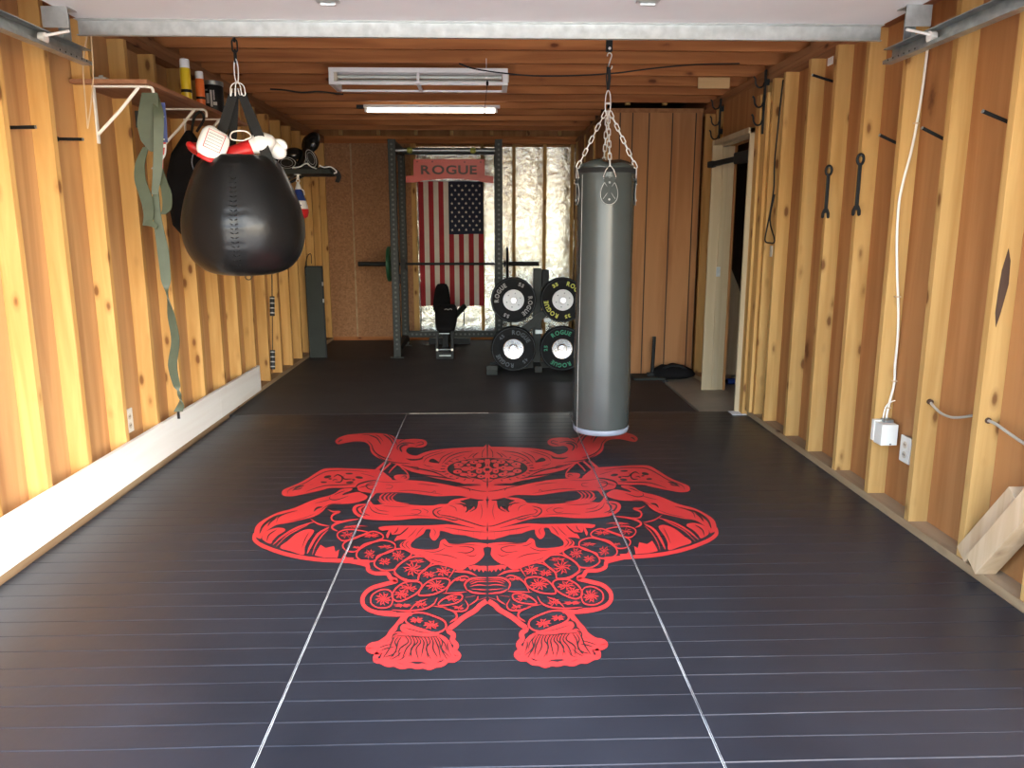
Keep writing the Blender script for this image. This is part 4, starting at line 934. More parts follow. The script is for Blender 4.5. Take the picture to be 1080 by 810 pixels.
mb = MB(); mb.ribbon(smooth_path([at_y(169, 108, 4.26), at_y(171, 130, 4.26), at_y(172, 150, 4.26)], 4), 0.045, (1, 0.3, 0), 0.004); mb.mi = 1
for (px, py) in ((170, 118), (172.5, 123), (169.5, 130), (172, 136), (170.5, 142), (173, 147)): v = at_y(px, py, 4.252); mb.ball(v, 0.004, sy=0.3, seg=6)
mb.build('blue_end', [M['blue'], M['white']], t)
MB().ribbon(smooth_path([at_y(172, 150, 4.26), at_y(170, 162, 4.26), at_y(169, 175, 4.26), at_y(171, 186, 4.26)], 4), 0.028, (1, 0.3, 0), 0.004).build('red_stripe', M['red'], t)
MB().ribbon(smooth_path([at_y(174, 152, 4.262), at_y(172.5, 165, 4.262), at_y(161, 178, 4.20)], 4), 0.014, (1, 0.3, 0), 0.004).build('white_stripe', M['white'], t)
MB().ribbon(smooth_path([at_y(171, 186, 4.26), at_y(169, 195, 4.26)], 4), 0.02, (1, 0.3, 0), 0.004).build('black_end', M['black'], t)

# ================================================================== SPEED BAG PLATFORM AND ITS LOAD
t = thing('speed_bag_platform', 'dark round-ended board bracketed to the left wall, holding black gear', 'platform', (-1.62, 7.05, 1.86))
PZ = 1.835
pl = [(-1.955, 6.85), (-1.40, 6.85), (-1.335, 6.90), (-1.31, 7.0), (-1.31, 7.15), (-1.335, 7.25), (-1.40, 7.30), (-1.955, 7.30)]
MB().prism(pl, 0.036, lambda u, v, w: Vector((u, v, PZ+w))).build('board', M['slate'], t)
MB().box(-1.962, -1.94, 6.95, 7.2, 1.62, 2.05, 0.002).build('mounting_board', M['cream'], t)
for y in (6.98, 7.17): MB().bar((-1.94, y, 1.68), (-1.62, y, PZ), 0.02, 0.02).build('brace', M['blackmetal'], t)
MB().cyl((-1.625, 6.98, PZ-0.045), (-1.625, 6.98, PZ), 0.012).cyl((-1.625, 6.98, PZ-0.006), (-1.625, 6.98, PZ), 0.03).tube([(-1.625+0.014*math.cos(a), 6.98, PZ-0.055+0.014*math.sin(a)) for a in [2*PI*k/12 for k in range(12)]], 0.004, 6, closed=True).build('swivel', M['chrome'], t)
t = thing('speed_bag', 'small blue, white and red speed bag hanging under the dark platform', 'speed bag', (-1.625, 6.98, 1.47))
def zone(name, prof, m, par): MB().lathe(prof, (-1.625, 6.98, 0), 24).build(name, m, par, smooth=50)
zone('neck', [(0.006, 1.775), (0.012, 1.76), (0.020, 1.735), (0.028, 1.71)], M['white'], t)
zone('blue_panel', [(0.028, 1.71), (0.045, 1.665), (0.060, 1.615)], M['blue'], t)
zone('white_band', [(0.060, 1.615), (0.070, 1.58), (0.077, 1.545)], M['white'], t)
zone('red_base', [(0.077, 1.545), (0.079, 1.515), (0.068, 1.48), (0.04, 1.462), (0, 1.458)], M['red'], t)
mb = MB()
for k, (u, w_, h_) in enumerate(((-0.040, .010, .011), (-0.028, .008, .013), (-0.017, .009, .010), (-0.006, .007, .013), (0.004, .009, .012), (0.016, .010, .010), (0.029, .009, .012))):
    put = lambda uu, z: Vector((-1.625+0.0748*math.sin(uu/0.0745), 6.98-0.0760*math.cos(uu/0.0745), z))
    mb.face([mb.bm.verts.new(put(*q_)) for q_ in ((u, 1.570), (u+w_, 1.570), (u+w_, 1.570+h_), (u, 1.570+h_))])
mb.build('printed_marks', M['blue'], t, recalc=False)
MB().tube(smooth_path([(-1.61, 6.965, 1.72), (-1.575, 6.95, 1.70), (-1.565, 6.94, 1.66)], 4), 0.004, 6).build('lace', M['white'], t)
def pz(px, py, Y): v = at_y(px, py, Y); return v
kg = dict(main=M['gloveblack'], trim=M['gloveblack'], panel=M['black'])
glove('boxing_glove', 'shiny black boxing glove standing topmost on the dark platform', tuple(at_y(325, 160, 7.05)), (0.4, -1.1, 0.3), **kg, scale=1.25)
glove('boxing_glove', 'shiny black boxing glove lying in the middle of the dark platform', tuple(at_y(300, 166, 7.05)), (0.2, -0.25, 0.1), **kg, scale=1.15)
glove('boxing_glove', 'black boxing glove at the wall end of the dark platform', tuple(at_y(290, 170, 7.08)), (0.3, -1.0, 2.2), **kg, scale=0.95)
def ringpad(label, px, py, Y, rx, rz, tilt):
    c = at_y(px, py, Y); t = thing('hand_pad', label, 'punch mitt', tuple(c)); t.rotation_euler = (0, tilt, 0)
    MB().lathe([(0, -0.035), (0.85, -0.035), (1.0, -0.015), (1.0, 0.015), (0.85, 0.03), (0, 0.03)], (0, 0, 0), 28, axis='Y', sx=rx, sy=rz).build('pad', M['gloveblack'], t, smooth=50, local=True)
    mb = MB(); mb.tube([(rx*0.86*math.cos(a), -0.037, rz*0.86*math.sin(a)) for a in [2*PI*k/28 for k in range(28)]], 0.0028, 5, closed=True); mb.tube([(rx*0.6*math.cos(a), -0.0375, rz*0.6*math.sin(a)) for a in [2*PI*k/24 for k in range(24)]], 0.0018, 5, closed=True); mb.build('piping', M['letgrey'], t, local=True)
    return t
ringpad('black oval pad with pale piping lying flat-on at the front of the dark platform', 303.5, 172, 6.93, 0.085, 0.052, 0.05)
ringpad('black oval pad with pale piping leaning upright right of the flat one', 329, 167.5, 6.93, 0.045, 0.085, -0.35)
t = thing('strap_bundle', 'black webbing straps edged in white trailing off the end of the dark platform', 'straps', tuple(at_y(335, 178, 6.93)))
P = [at_y(a, b, 6.92) for a, b in ((312, 179), (320, 175), (326, 176), (334, 177), (343, 175), (352, 178), (356.5, 184), (355, 190))]
MB().ribbon(smooth_path([p+Vector((0, 0.03, -0.012)) for p in P], 4), 0.05, (0.1, 1, 0.2), 0.028).build('webbing', M['strapblack'], t)
MB().tube(smooth_path([at_y(a, b, 6.90) for a, b in ((308, 177), (316, 176), (323, 172.5), (329, 176), (334, 178))], 4), 0.006, 6).tube(smooth_path([at_y(a, b, 6.90) for a, b in ((337, 174.5), (342, 176.5), (349, 176), (355, 181), (352, 183))], 4), 0.006, 6).build('white_edge', M['white'], t)
# ================================================================== RAISED GARAGE DOOR AND TRACKS
DZ0 = 2.268
t = thing('garage_door', 'white sectional garage door rolled up overhead, its galvanised edge bar facing in', 'garage door', (0, 2.6, DZ0))
ys = [1.57, 2.06, 2.58, 3.13, 3.705]
for a, b in zip(ys, ys[1:]): MB().box(-1.765, 1.765, a+0.003, b-0.003, DZ0, DZ0+0.045, 0.004).build('section', M['doorwhite'], t)
mb = MB(); mb.box(-1.775, 1.770, 3.694, 3.700, 2.206, 2.268, 0.001).box(-1.775, 1.770, 3.66, 3.700, 2.2655, 2.2685).box(-1.775, 1.770, 3.676, 3.700, 2.204, 2.207)
mb.build('edge_strut', M['zinc'], t)
for px in (346, 683):
    v = at_z(px, 1, DZ0); mb = MB(); mb.box(v.x-0.045, v.x+0.045, v.y-0.05, v.y+0.012, DZ0-0.006, DZ0-0.001, 0.001)
    mb.cyl((v.x-0.03, v.y-0.0, DZ0-0.012), (v.x+0.03, v.y-0.0, DZ0-0.012), 0.008, 10); mb.build('hinge', M['zinc'], t)
for sx, yend in ((-1, 3.83), (1, 3.70)):
    X = sx*1.815
    t = thing('door_track', ('left' if sx < 0 else 'right')+' galvanised steel track of the raised garage door near the '+('left' if sx < 0 else 'right')+' wall', 'track', (X, 2.7, 2.12))
    mb = MB(); w0 = X-sx*0.022; w1 = X+sx*0.022
    mb.box(min(w1, w1-sx*0.004), max(w1, w1-sx*0.004), 1.56, yend, 2.112, 2.172)
    mb.box(min(w0, w1), max(w0, w1), 1.55, yend, 2.108, 2.112).box(min(w0, w1), max(w0, w1), 1.55, yend, 2.170, 2.174).box(min(w0, w0+sx*0.004), max(w0, w0+sx*0.004), 1.55, yend, 2.112, 2.124)
    mb.mi = 1
    for k in range(6): mb.cyl((X-sx*0.0225, yend-0.05-0.045*k, 2.118), (X-sx*0.0235, yend-0.05-0.045*k, 2.118), 0.004, 8)
    mb.build('rail', [M['track'], M['black']], t)
    hb = MB(); hb.box(X-0.018, X+0.018, yend-0.16, yend-0.156, 2.17, 2.465).box(X+sx*0.016-0.002, X+sx*0.016+0.002, yend-0.19, yend-0.156, 2.17, 2.465); hb.build('hanger_strap', M['track'], t)
    for yy in (yend-0.30, yend-0.98):
        rb_ = MB(); xb = sx*1.755
        rb_.box(min(xb-0.055, xb+0.02), max(xb-0.055, xb+0.02)+0.03, yy-0.06, yy-0.055, 2.185, 2.262, 0.001).box(xb-0.055, xb+0.05, yy-0.06, yy+0.02, 2.262, 2.267)
        rb_.build('roller_bracket', M['zinc'], t)
        MB().cyl((sx*1.70, yy-0.07, 2.17), (sx*1.81, yy-0.07, 2.15), 0.006, 10).cyl((sx*1.795, yy-0.07, 2.143), (sx*1.82, yy-0.07, 2.143), 0.022, 18).build('roller', M['chrome'], t, smooth=40)

# ================================================================== CEILING LIGHTS AND CORDS
t = thing('shop_light', 'unlit white open-frame shop light fixed under the ceiling joists', 'ceiling light', (-0.46, 5.82, 2.345))
a0, a1, b0, b1, c0, c1 = -1.075, 0.147, 5.66, 5.97, 2.345, 2.455
mb = MB()
mb.box(a0, a1, b0, b0+0.010, 2.425, c1, 0.002).box(a0, a1, b0, b0+0.022, c0, c0+0.020, 0.003).box(a0, a1, b1-0.022, b1, c0, c0+0.014, 0.002)
mb.box(a0, a1, b0, b1, c1-0.006, c1, 0.001) if False else None
mb.build('guard_rails', M['white'], t)
for x in (a0, a1-0.035): MB().box(x, x+0.035, b0+0.001, b1, c0, c1, 0.003).build('end_cap', M['white'], t)
for x in (-0.468,): MB().box(x-0.010, x+0.010, b0+0.001, b0+0.012, c0, c1, 0.002).box(x-0.012, x+0.012, b0, b1, c0+0.001, c0+0.014, 0.002).build('centre_bar', M['white'], t)
for x0, x1 in ((a0+0.010, a0+0.034), (a1-0.034, a1-0.012)): MB().box(x0+0.02, x1+0.02, b0+0.012, b0+0.04, 2.368, 2.425, 0.002).build('tube_socket', M['cream'], t)
for y in (5.72, 5.88): MB().cyl((a0+0.04, y, 2.405), (a1-0.04, y, 2.405), 0.013, 14).build('glass_tube', M['tube_off'], t, smooth=40)
MB().box(a0+0.02, a1-0.02, 5.79, 5.83, 2.43, 2.462, 0.002).build('ballast_channel', M['white'], t)
t = thing('tube_light', 'lit fluorescent tube light behind the open-frame shop light', 'ceiling light', (-0.49, 7.40, 2.40))
MB().box(-1.10, 0.12, 7.36, 7.42, 2.440, 2.468, 0.003).build('housing', M['white'], t)
for x in (-1.08, 0.085): MB().box(x-0.012, x+0.012, 7.37, 7.41, 2.405, 2.441, 0.002).build('tube_socket', M['white'], t)
MB().cyl((-1.068, 7.39, 2.418), (0.073, 7.39, 2.418), 0.015, 16).build('glass_tube', M['tube_on'], t, smooth=40)
MB().box(-1.165, -1.10, 7.37, 7.41, 2.435, 2.465, 0.002).build('junction_cap', M['black'], t)
t = thing('light_string', 'short black pull cord hanging in front of the open-frame shop light', 'cord', (0.01, 5.45, 2.20))
p = [at_y(513, 80, 5.45), at_y(514, 88, 5.45), at_y(511, 117, 5.45)]
MB().tube([p[0]+Vector((0.006*math.sin(a), 0, 0.014*math.cos(a))) for a in [2*PI*k/14 for k in range(14)]], 0.002, 6, closed=True).tube([p[0]+Vector((0, 0, 0.012)), Vector((p[0].x, 5.45, 2.475))], 0.0025, 6).build('hook', M['chrome'], t)
MB().lathe([(0, 0.020), (0.008, 0.012), (0.009, -0.008), (0, -0.018)], p[1], 12).build('ball', M['black'], t, smooth=True)
MB().tube([p[1], p[2]], 0.002, 6).build('string', M['black'], t)
MB().lathe([(0, 0.020), (0.007, 0.010), (0.006, -0.010), (0, -0.016)], p[2], 12).build('toggle', M['black'], t, smooth=True)
def cable(name, label, pts, r, m, cat='cord', seg=5):
    P = smooth_path(pts, seg); o = MB().tube(P, r, 6).build(name, M[m], base=P[-1], smooth=True); return tag(o, label, cat)
cable('ceiling_cable', 'long black cable sagging below the ceiling joists behind the grey bag chains', [at_y(a, b, y) for a, b, y in ((484, 67, 5.14), (500, 72.5, 5.14), (530, 77, 5.14), (565, 80, 5.14), (610, 79.5, 5.14), (650, 77, 5.14), (690, 72, 5.14), (735, 68, 5.14), (780, 67, 5.145))], 0.0045, 'black')
cable('light_flex', 'black flex running left from the unlit shop light to the joists', [at_y(a, b, 5.70) for a, b in ((362, 99.5), (350, 98), (335, 96.5), (318, 97.5), (300, 95), (285, 94))], 0.006, 'black')

# ================================================================== POWER RACK
RX0, RX1, RY0_, RY1_, RT = -0.985, 0.122, 8.45, 9.35, 2.285
t = thing('power_rack', 'black steel power rack with a red name plate against the back wall', 'power rack', ((RX0+RX1)/2, 8.9, 0.0))
def upright(x, y):
    h = 0.0385; mb = MB(); mb.box(x-h, x+h, y-h, y+h, 0.012, RT, 0.004); mb.box(x-0.07, x+0.07, y-0.055, y+0.055, 0.001, 0.013, 0.002); mb.mi = 1
    for k in range(43):
        z = 0.10+0.0508*k
        mb.cyl((x, y-h-0.0012, z), (x, y-h+0.001, z), 0.0125, 10)
        mb.cyl((x-h-0.0012, y, z), (x-h+0.001, y, z), 0.0125, 8) if x > 0 else mb.cyl((x+h-0.001, y, z), (x+h+0.0012, y, z), 0.0125, 8)
    return mb.build('upright', [M['rackmetal'], M['letgrey'] if False else M['punch']], t)
M['punch'] = plain('punched_hole_rim', (0.055, 0.06, 0.05), 0.5)
for x in (RX0, RX1):
    for y in (RY0_, RY1_): upright(x, y)
    MB().box(x-0.036, x+0.036, RY0_+0.0385, RY1_-0.0385, 2.205, 2.277, 0.004).build('side_beam', M['rackmetal'], t)
    MB().box(x-0.036, x+0.036, RY0_+0.0385, RY1_-0.0385, 0.06, 0.13, 0.004).build('side_beam', M['rackmetal'], t)
    for y in (RY0_, RY1_):
        s_ = 1 if y == RY0_ else -1
        MB().bar((x+0.041*(1 if x < 0 else -1), y+s_*0.02, 2.20), (x+0.041*(1 if x < 0 else -1), y+s_*0.15, 2.12), 0.004, 0.10).build('gusset', M['rackmetal'], t)
def crossbeam(y, z0, z1, nm):
    mb = MB(); mb.box(RX0+0.0385, RX1-0.0385, y-0.037, y+0.037, z0, z1, 0.004); mb.mi = 1
    n = 19
    for k in range(n): x = RX0+0.08+(RX1-RX0-0.16)*k/(n-1); mb.cyl((x, y-0.0385, (z0+z1)/2), (x, y-0.036, (z0+z1)/2), 0.0125, 10)
    return mb.build(nm, [M['rackmetal'], M['punch']], t)
crossbeam(RY1_, 2.215, 2.285, 'crossbeam'); crossbeam(RY1_, 0.10, 0.175, 'crossbeam')
MB().cyl((RX0+0.03, RY0_, 2.175), (RX1-0.03, RY0_, 2.175), 0.0155, 16).build('pull_up_bar', M['track'], t, smooth=40)
for x in (-0.80, -0.145): MB().ball((x, RY0_, 2.175), 0.034, seg=20).build('ball_grip', M['yball'], t, smooth=True)
# J-cups carrying the bar
for x in (RX0, RX1):
    MB().box(x-0.03, x+0.03, RY1_-0.085, RY1_-0.040, 0.90, 1.03, 0.003).box(x-0.028, x+0.028, RY1_-0.145, RY1_-0.085, 0.915, 0.945, 0.003).box(x-0.028, x+0.028, RY1_-0.150, RY1_-0.138, 0.915, 0.99, 0.003).build('bar_cup', M['black'], t)
    MB().box(x+0.0385*(1 if x < 0 else -1)-0.01, x+0.0385*(1 if x < 0 else -1)+0.012, RY0_-0.03, RY0_+0.03, 0.80, 0.90, 0.003).build('safety_hook', M['blackmetal'], t)
# red name plate with lettering
g = lambda px, py: at_y(px, py, 9.295)
sp = [(436, 168), (511, 168), (511.5, 185), (520.5, 186), (520.5, 193), (512, 192.5), (503, 190.5), (490, 189), (475, 188.3), (460, 189), (447, 190.5), (438, 192.5), (428, 192.5), (428, 185.5), (436, 185)]
sp = [(g(a, b).x, g(a, b).z) for a, b in sp]
MB().prism(sp, 0.006, lambda u, v, w: Vector((u, 9.298-w, v))).build('name_plate', M['signred'], t)
np_ = bpy.data.objects['name_plate']
c = g(473.5, 183.5); mb = MB(); text_line(mb, 'ROGUE', g(503, 180).x-g(444, 180).x, g(470, 174.5).z-g(470, 183.5).z, lambda u, v: Vector((c.x+u, 9.2905, c.z+v)), 0.10); mb.build('lettering', M['letbrown'], np_, recalc=False)
MB().box(g(428, 190).x, g(520, 190).x, 9.30, 9.303, g(470, 189.6).z-0.02, g(470, 189.6).z).build('lower_bar', M['greypale'], np_) if False else None
for a, b in ((440, 170.5), (456, 170.5), (490, 171), (507, 171)): v = g(a, b); MB().cyl((v.x, 9.2895, v.z), (v.x, 9.293, v.z), 0.008, 10).build('bolt', M['black'], np_)
# barbell and its plates
t = thing('barbell', 'black barbell racked waist high across the power rack in front of the flag', 'barbell', (-0.45, 9.24, 0.975))
MB().cyl((-1.10, 9.24, 0.975), (0.19, 9.24, 0.975), 0.0145, 14).build('shaft', M['blackmetal'], t, smooth=40)
MB().cyl((-1.505, 9.24, 0.975), (-1.10, 9.24, 0.975), 0.026, 18).cyl((-1.115, 9.24, 0.975), (-1.10, 9.24, 0.975), 0.04, 18).build('sleeve', M['black'], t, smooth=40)
MB().cyl((0.19, 9.24, 0.975), (0.60, 9.24, 0.975), 0.026, 18).cyl((0.19, 9.24, 0.975), (0.205, 9.24, 0.975), 0.04, 18).build('sleeve', M['black'], t, smooth=40)
def barplate(x0, x1, r, m, label):
    t = thing('weight_plate', label, 'weight plate', ((x0+x1)/2, 9.24, 0.975-r))
    MB().lathe([(0.028, x0), (r*0.35, x0), (r*0.97, x0+0.002), (r, x0+0.006), (r, x1-0.006), (r*0.97, x1-0.002), (r*0.35, x1), (0.028, x1)], (0, 9.24, 0.975), 36, axis='X').build('disc', M[m], t, smooth=40)
    MB().lathe([(0.028, x0-0.002), (0.05, x0-0.002), (0.05, x1+0.002), (0.028, x1+0.002)], (0, 9.24, 0.975), 20, axis='X').build('hub', M['blackmetal'], t, smooth=40)
barplate(-1.165, -1.125, 0.20, 'green', 'green rimmed weight plate seen edge-on at the left end of the barbell')
barplate(0.215, 0.245, 0.19, 'rubber', 'black weight plate seen edge-on at the right end of the barbell')
# ================================================================== FLAG
t = thing('flag', 'red, white and blue stars and stripes flag hung lengthwise on the back wall', 'flag', (-0.45, 9.86, 0.43))
f0 = at_y(441, 194, 9.84); f1 = at_y(510.5, 323, 9.84); FW = f1.x-f0.x; z1, z0 = 1.945, f1.z; NX, NZ = 52, 40
def fpt(u, v, off=0):
    x = f0.x+FW*u+0.012*(1-v)*math.sin(3+u*2)*0; z = z0+(z1-z0)*v+0.006*math.sin(u*9)*(1-v)
    y = 9.845+0.010*math.sin(u*15+1.2*v)+0.008*noise.noise(Vector((u*5, v*2.5, 2)))
    return Vector((x, y+off, z))
mb = MB(); G = [[mb.bm.verts.new(fpt(i/NX, j/NZ)) for i in range(NX+1)] for j in range(NZ+1)]
for j in range(NZ):
    for i in range(NX):
        mb.mi = (i*13//NX) % 2; mb.face([G[j][i], G[j][i+1], G[j+1][i+1], G[j+1][i]])
so_ = mb.build('stripes', [M['flagred'], M['flagwhite']], t, smooth=True, recalc=False)
cv = (z1-at_y(490, 247, 9.84).z)/(z1-z0); u0 = 6/13.0
mb = MB(); NX2, NZ2 = 28, 24; G = [[mb.bm.verts.new(fpt(u0+(1-u0)*i/NX2, 1-cv+cv*j/NZ2, -0.003)) for i in range(NX2+1)] for j in range(NZ2+1)]
for j in range(NZ2):
    for i in range(NX2): mb.face([G[j][i], G[j][i+1], G[j+1][i+1], G[j+1][i]])
mb.mi = 1
for r in range(11):
    for c_ in range(9):
        if (r+c_) % 2: continue
        u = u0+(1-u0)*(c_+1)/10.0; v = 1-cv*(r+1)/12.0; vs_ = []
        for k in range(10):
            a = PI/2+PI*k/5; rr = 0.0205 if k % 2 == 0 else 0.0085
            q = fpt(u, v, -0.0045); vs_.append(mb.bm.verts.new(q+Vector((rr*math.cos(a), 0, rr*math.sin(a)))))
        mb.face(vs_)
mb.build('star_canton', [M['flagblue'], M['flagwhite']], t, recalc=False)
MB().cyl((f0.x-0.01, 9.853, z1+0.002), (f1.x+0.01, 9.853, z1+0.002), 0.006, 10).build('hem_rod', M['white'], t)

# ================================================================== BENCH
bx = -0.465
t = thing('weight_bench', 'black adjustable weight bench standing end-on inside the power rack', 'bench', (bx, 8.8, 0.0))
def pad_slab(mb, p0, p1, w0, w1, th, n=10):
    p0 = Vector(p0); p1 = Vector(p1); d = (p1-p0).normalized(); x = Vector((1, 0, 0)); nn = x.cross(d).normalized(); rows = []
    for i in range(n+1):
        s = i/n; w = (w0+(w1-w0)*s)/2; e = (1-abs(2*s-1)**4)**0.5 if 0 < s < 1 else 0.35; w *= 0.55+0.45*e; h = th/2*(0.4+0.6*e); c = p0.lerp(p1, s)
        rows.append([mb.bm.verts.new(c+x*(w*math.copysign(abs(math.cos(a))**0.45, math.cos(a)))+nn*(h*math.copysign(abs(math.sin(a))**0.6, math.sin(a)))) for a in [2*PI*k/20 for k in range(20)]])
    for a, b in zip(rows, rows[1:]):
        for k in range(20): mb.face([a[k], a[(k+1) % 20], b[(k+1) % 20], b[k]])
    mb.face(rows[0][::-1]); mb.face(rows[-1])
mb = MB(); pad_slab(mb, (bx+0.005, 8.42, 0.285), (bx+0.005, 8.78, 0.53), 0.22, 0.27, 0.08); mb.build('seat', M['blackfabric'], t, smooth=True)
mb = MB(); pad_slab(mb, (bx-0.055, 8.80, 0.46), (bx-0.065, 9.15, 0.735), 0.22, 0.155, 0.07); mb.build('backrest', M['blackfabric'], t, smooth=True)
mb = MB(); mb.bar((bx, 8.36, 0.08), (bx, 9.45, 0.08), 0.07, 0.07, 0.004).bar((bx, 8.46, 0.08), (bx, 8.60, 0.40), 0.06, 0.06, 0.003).bar((bx, 9.10, 0.08), (bx-0.05, 8.98, 0.55), 0.05, 0.05, 0.003).build('frame', M['blackmetal'], t)
MB().box(bx-0.25, bx+0.25, 9.42, 9.50, 0.002, 0.075, 0.004).build('rear_foot', M['blackmetal'], t)
MB().box(bx-0.095, bx+0.095, 8.31, 8.38, 0.002, 0.075, 0.004).build('front_foot', M['blackmetal'], t)
for x in (-0.08, 0.08): MB().cyl((bx+x, 8.298, 0.105), (bx+x, 8.312, 0.105), 0.013, 14).build('bolt', M['chrome'], t)
for (x, y) in ((-0.082, 8.34), (0.082, 8.34)): MB().box(bx+x-0.014, bx+x+0.014, y-0.03, y+0.04, 0.07, 0.30, 0.003).build('leg', M['blackmetal'], t)
MB().cyl((bx-0.08, 8.315, 0.105), (bx+0.08, 8.315, 0.105), 0.006, 10).build('axle', M['track'], t)
MB().box(bx-0.055, bx+0.055, 8.300, 8.308, 0.276, 0.284, 0.001).box(bx-0.06, bx+0.065, 8.302, 8.31, 0.035, 0.047, 0.001).build('trim_strip', M['track'], t)
MB().bar((bx+0.10, 8.72, 0.42), (bx+0.21, 8.80, 0.53), 0.05, 0.05, 0.01).cyl((bx+0.195, 8.8, 0.30), (bx+0.195, 8.8, 0.52), 0.006, 8).build('grip_handle', M['rackmetal'], t)
MB().tube(smooth_path([(bx-0.01, 8.585, 0.505), (bx+0.01, 8.58, 0.515), (bx+0.03, 8.58, 0.505), (bx+0.055, 8.58, 0.517), (bx+0.07, 8.59, 0.505)], 4), 0.0045, 5).build('logo_stitch', M['letgrey'], t)

# ================================================================== PLATE TREE WITH BUMPER PLATES
UX0, UX1, UZ, LZ_, PYF, PR = 0.247, 0.722, 0.705, 0.232, 7.50, 0.217
t = thing('plate_tree', 'black steel plate tree holding bumper plates right of the power rack', 'plate rack', (0.485, 7.72, 0.0))
MB().box(0.445, 0.525, 7.66, 7.74, 0.06, 1.00, 0.004).build('post', M['rackmetal'], t)
MB().box(0.02, 0.95, 7.68, 7.75, 0.012, 0.075, 0.004).build('base_bar', M['rackmetal'], t)
MB().box(0.45, 0.52, 7.42, 8.15, 0.012, 0.075, 0.004).build('base_rail', M['rackmetal'], t)
for x, z in ((UX0, UZ), (UX1, UZ), (UX0, LZ_), (UX1, LZ_)):
    MB().bar((0.485, 7.70, z), (x, 7.70, z), 0.05, 0.05, 0.003).build('arm', M['rackmetal'], t)
    MB().cyl((x, 7.475, z), (x, 7.69, z), 0.024, 18).build('peg', M['steel'], t, smooth=40)
MB().bar((0.27, 7.64, 0.33), (0.62, 7.64, 0.62), 0.012, 0.075, 0.002).build('diagonal_brace', M['rackmetal'], t)
for x, z in ((0.265, 0.475), (0.585, 0.50), (0.50, 0.385)): MB().box(x-0.035, x+0.035, 7.60, 7.632, z-0.02, z+0.02, 0.004).build('spacer', M['track'], t)
MB().box(0.53, 0.60, 7.66, 7.74, 0.80, 0.985, 0.01).build('top_hook', M['blackmetal'], t)
fo = at_z(519, 397, 0.0)
t2 = MB().box(fo.x-0.055, fo.x+0.055, 7.36, 7.42, 0.003, 0.09, 0.006).bar((fo.x, 7.42, 0.05), (0.16, 7.70, 0.05), 0.06, 0.05, 0.003).build('front_foot', M['rackmetal'], t)
MB().box(fo.x-0.05, fo.x+0.05, 7.352, 7.362, 0.008, 0.05, 0.003).build('foot_cap', M['slate'], t)
def circ_text(mb, txt, cx, cz, r, a_mid, h, y, spread):
    """letters stand on a circle, heads outward, read clockwise; a_mid in degrees clockwise from the top"""
    n = len(txt); ws = [glyph(c)[2] for c in txt]; k = h/0.7; tot = sum(ws)+0.16*(n-1); s = -tot/2; sc = spread/(tot)
    for c, w in zip(txt, ws):
        a = math.radians(a_mid)+(s+w/2)*sc/r
        tx, tz = math.cos(a), -math.sin(a); ox, oz = math.sin(a), math.cos(a)
        put_glyph(mb, c, lambda x, y_, tx=tx, tz=tz, ox=ox, oz=oz: Vector((cx+ox*(r+y_*k-h/2)+tx*x*sc, y, cz+oz*(r+y_*k-h/2)+tz*x*sc)))
        s += w+0.16
def bumper(x, z, y, label, hubm, let, texts, thick=0.062, r=PR, group=None):
    t = thing('bumper_plate', label, 'weight plate', (x, y, z-r), 0, group)
    MB().lathe([(0.030, y+thick), (0.155, y+thick), (r-0.006, y+thick-0.004), (r, y+thick-0.012), (r, y+0.012), (r-0.008, y+0.003), (r-0.014, y+0.001), (0.150, y+0.001), (0.115, y+0.010), (0.103, y+0.010), (0.103, y+0.02), (0.030, y+0.02)], (x, 0, z), 64, axis='Y').build('rubber_disc', M['rubber'], t, smooth=40)
    if texts is None: return t
    MB().lathe([(0.027, y+0.004), (0.040, y+0.003), (0.046, y+0.008), (0.096, y+0.005), (0.102, y+0.009), (0.102, y+0.016), (0.027, y+0.016)], (x, 0, z), 40, axis='Y').build('hub', M[hubm], t, smooth=30)
    hb = bpy.data.objects[t.children[-1].name]
    for k in range(6):
        a = 2*PI*k/6+0.3; MB().cyl((x+0.067*math.cos(a), y+0.0045, z+0.067*math.sin(a)), (x+0.067*math.cos(a), y+0.009, z+0.067*math.sin(a)), 0.0065, 10).build('hub_screw', M['track'], hb)
    mb = MB()
    for (tx, am, sp_) in texts: circ_text(mb, tx, x, z, 0.163, am, 0.040 if len(tx) > 2 else 0.032, y-0.0006, sp_)
    mb.build('lettering', M[let], t, recalc=False)
    MB().tube([(x+(r-0.010)*math.cos(a), y+0.0015, z+(r-0.010)*math.sin(a)) for a in [2*PI*k/48 for k in range(48)]], 0.0018, 5, closed=True).build('rim_line', M['letdark'], t)
    return t
bumper(UX0, UZ, PYF, 'black bumper plate lettered in grey, upper left of the plate tree', 'platewhite', 'letgrey', [('ROGUE', -62, 0.20), ('55', 27, 0.055), ('ROGUE', 112, 0.20), ('55', 205, 0.055)])
bumper(UX1, UZ, PYF, 'black bumper plate lettered in yellow, upper right of the plate tree', 'platewhite', 'letyellow', [('ROGUE', 48, 0.20), ('35', -28, 0.055), ('ROGUE', 232, 0.20), ('35', 163, 0.055)])
bumper(UX0, LZ_, PYF, 'black bumper plate with faint dark lettering, lower left of the plate tree', 'steel', 'letdark', [('ROGUE', 30, 0.20), ('45', -45, 0.055), ('ROGUE', 215, 0.20), ('45', 135, 0.055)])
bumper(UX1, LZ_, PYF, 'black bumper plate lettered in green, lower right of the plate tree', 'steel', 'letgreen', [('ROGUE', -5, 0.20), ('25', -88, 0.055), ('ROGUE', 185, 0.20), ('25', 92, 0.055)])
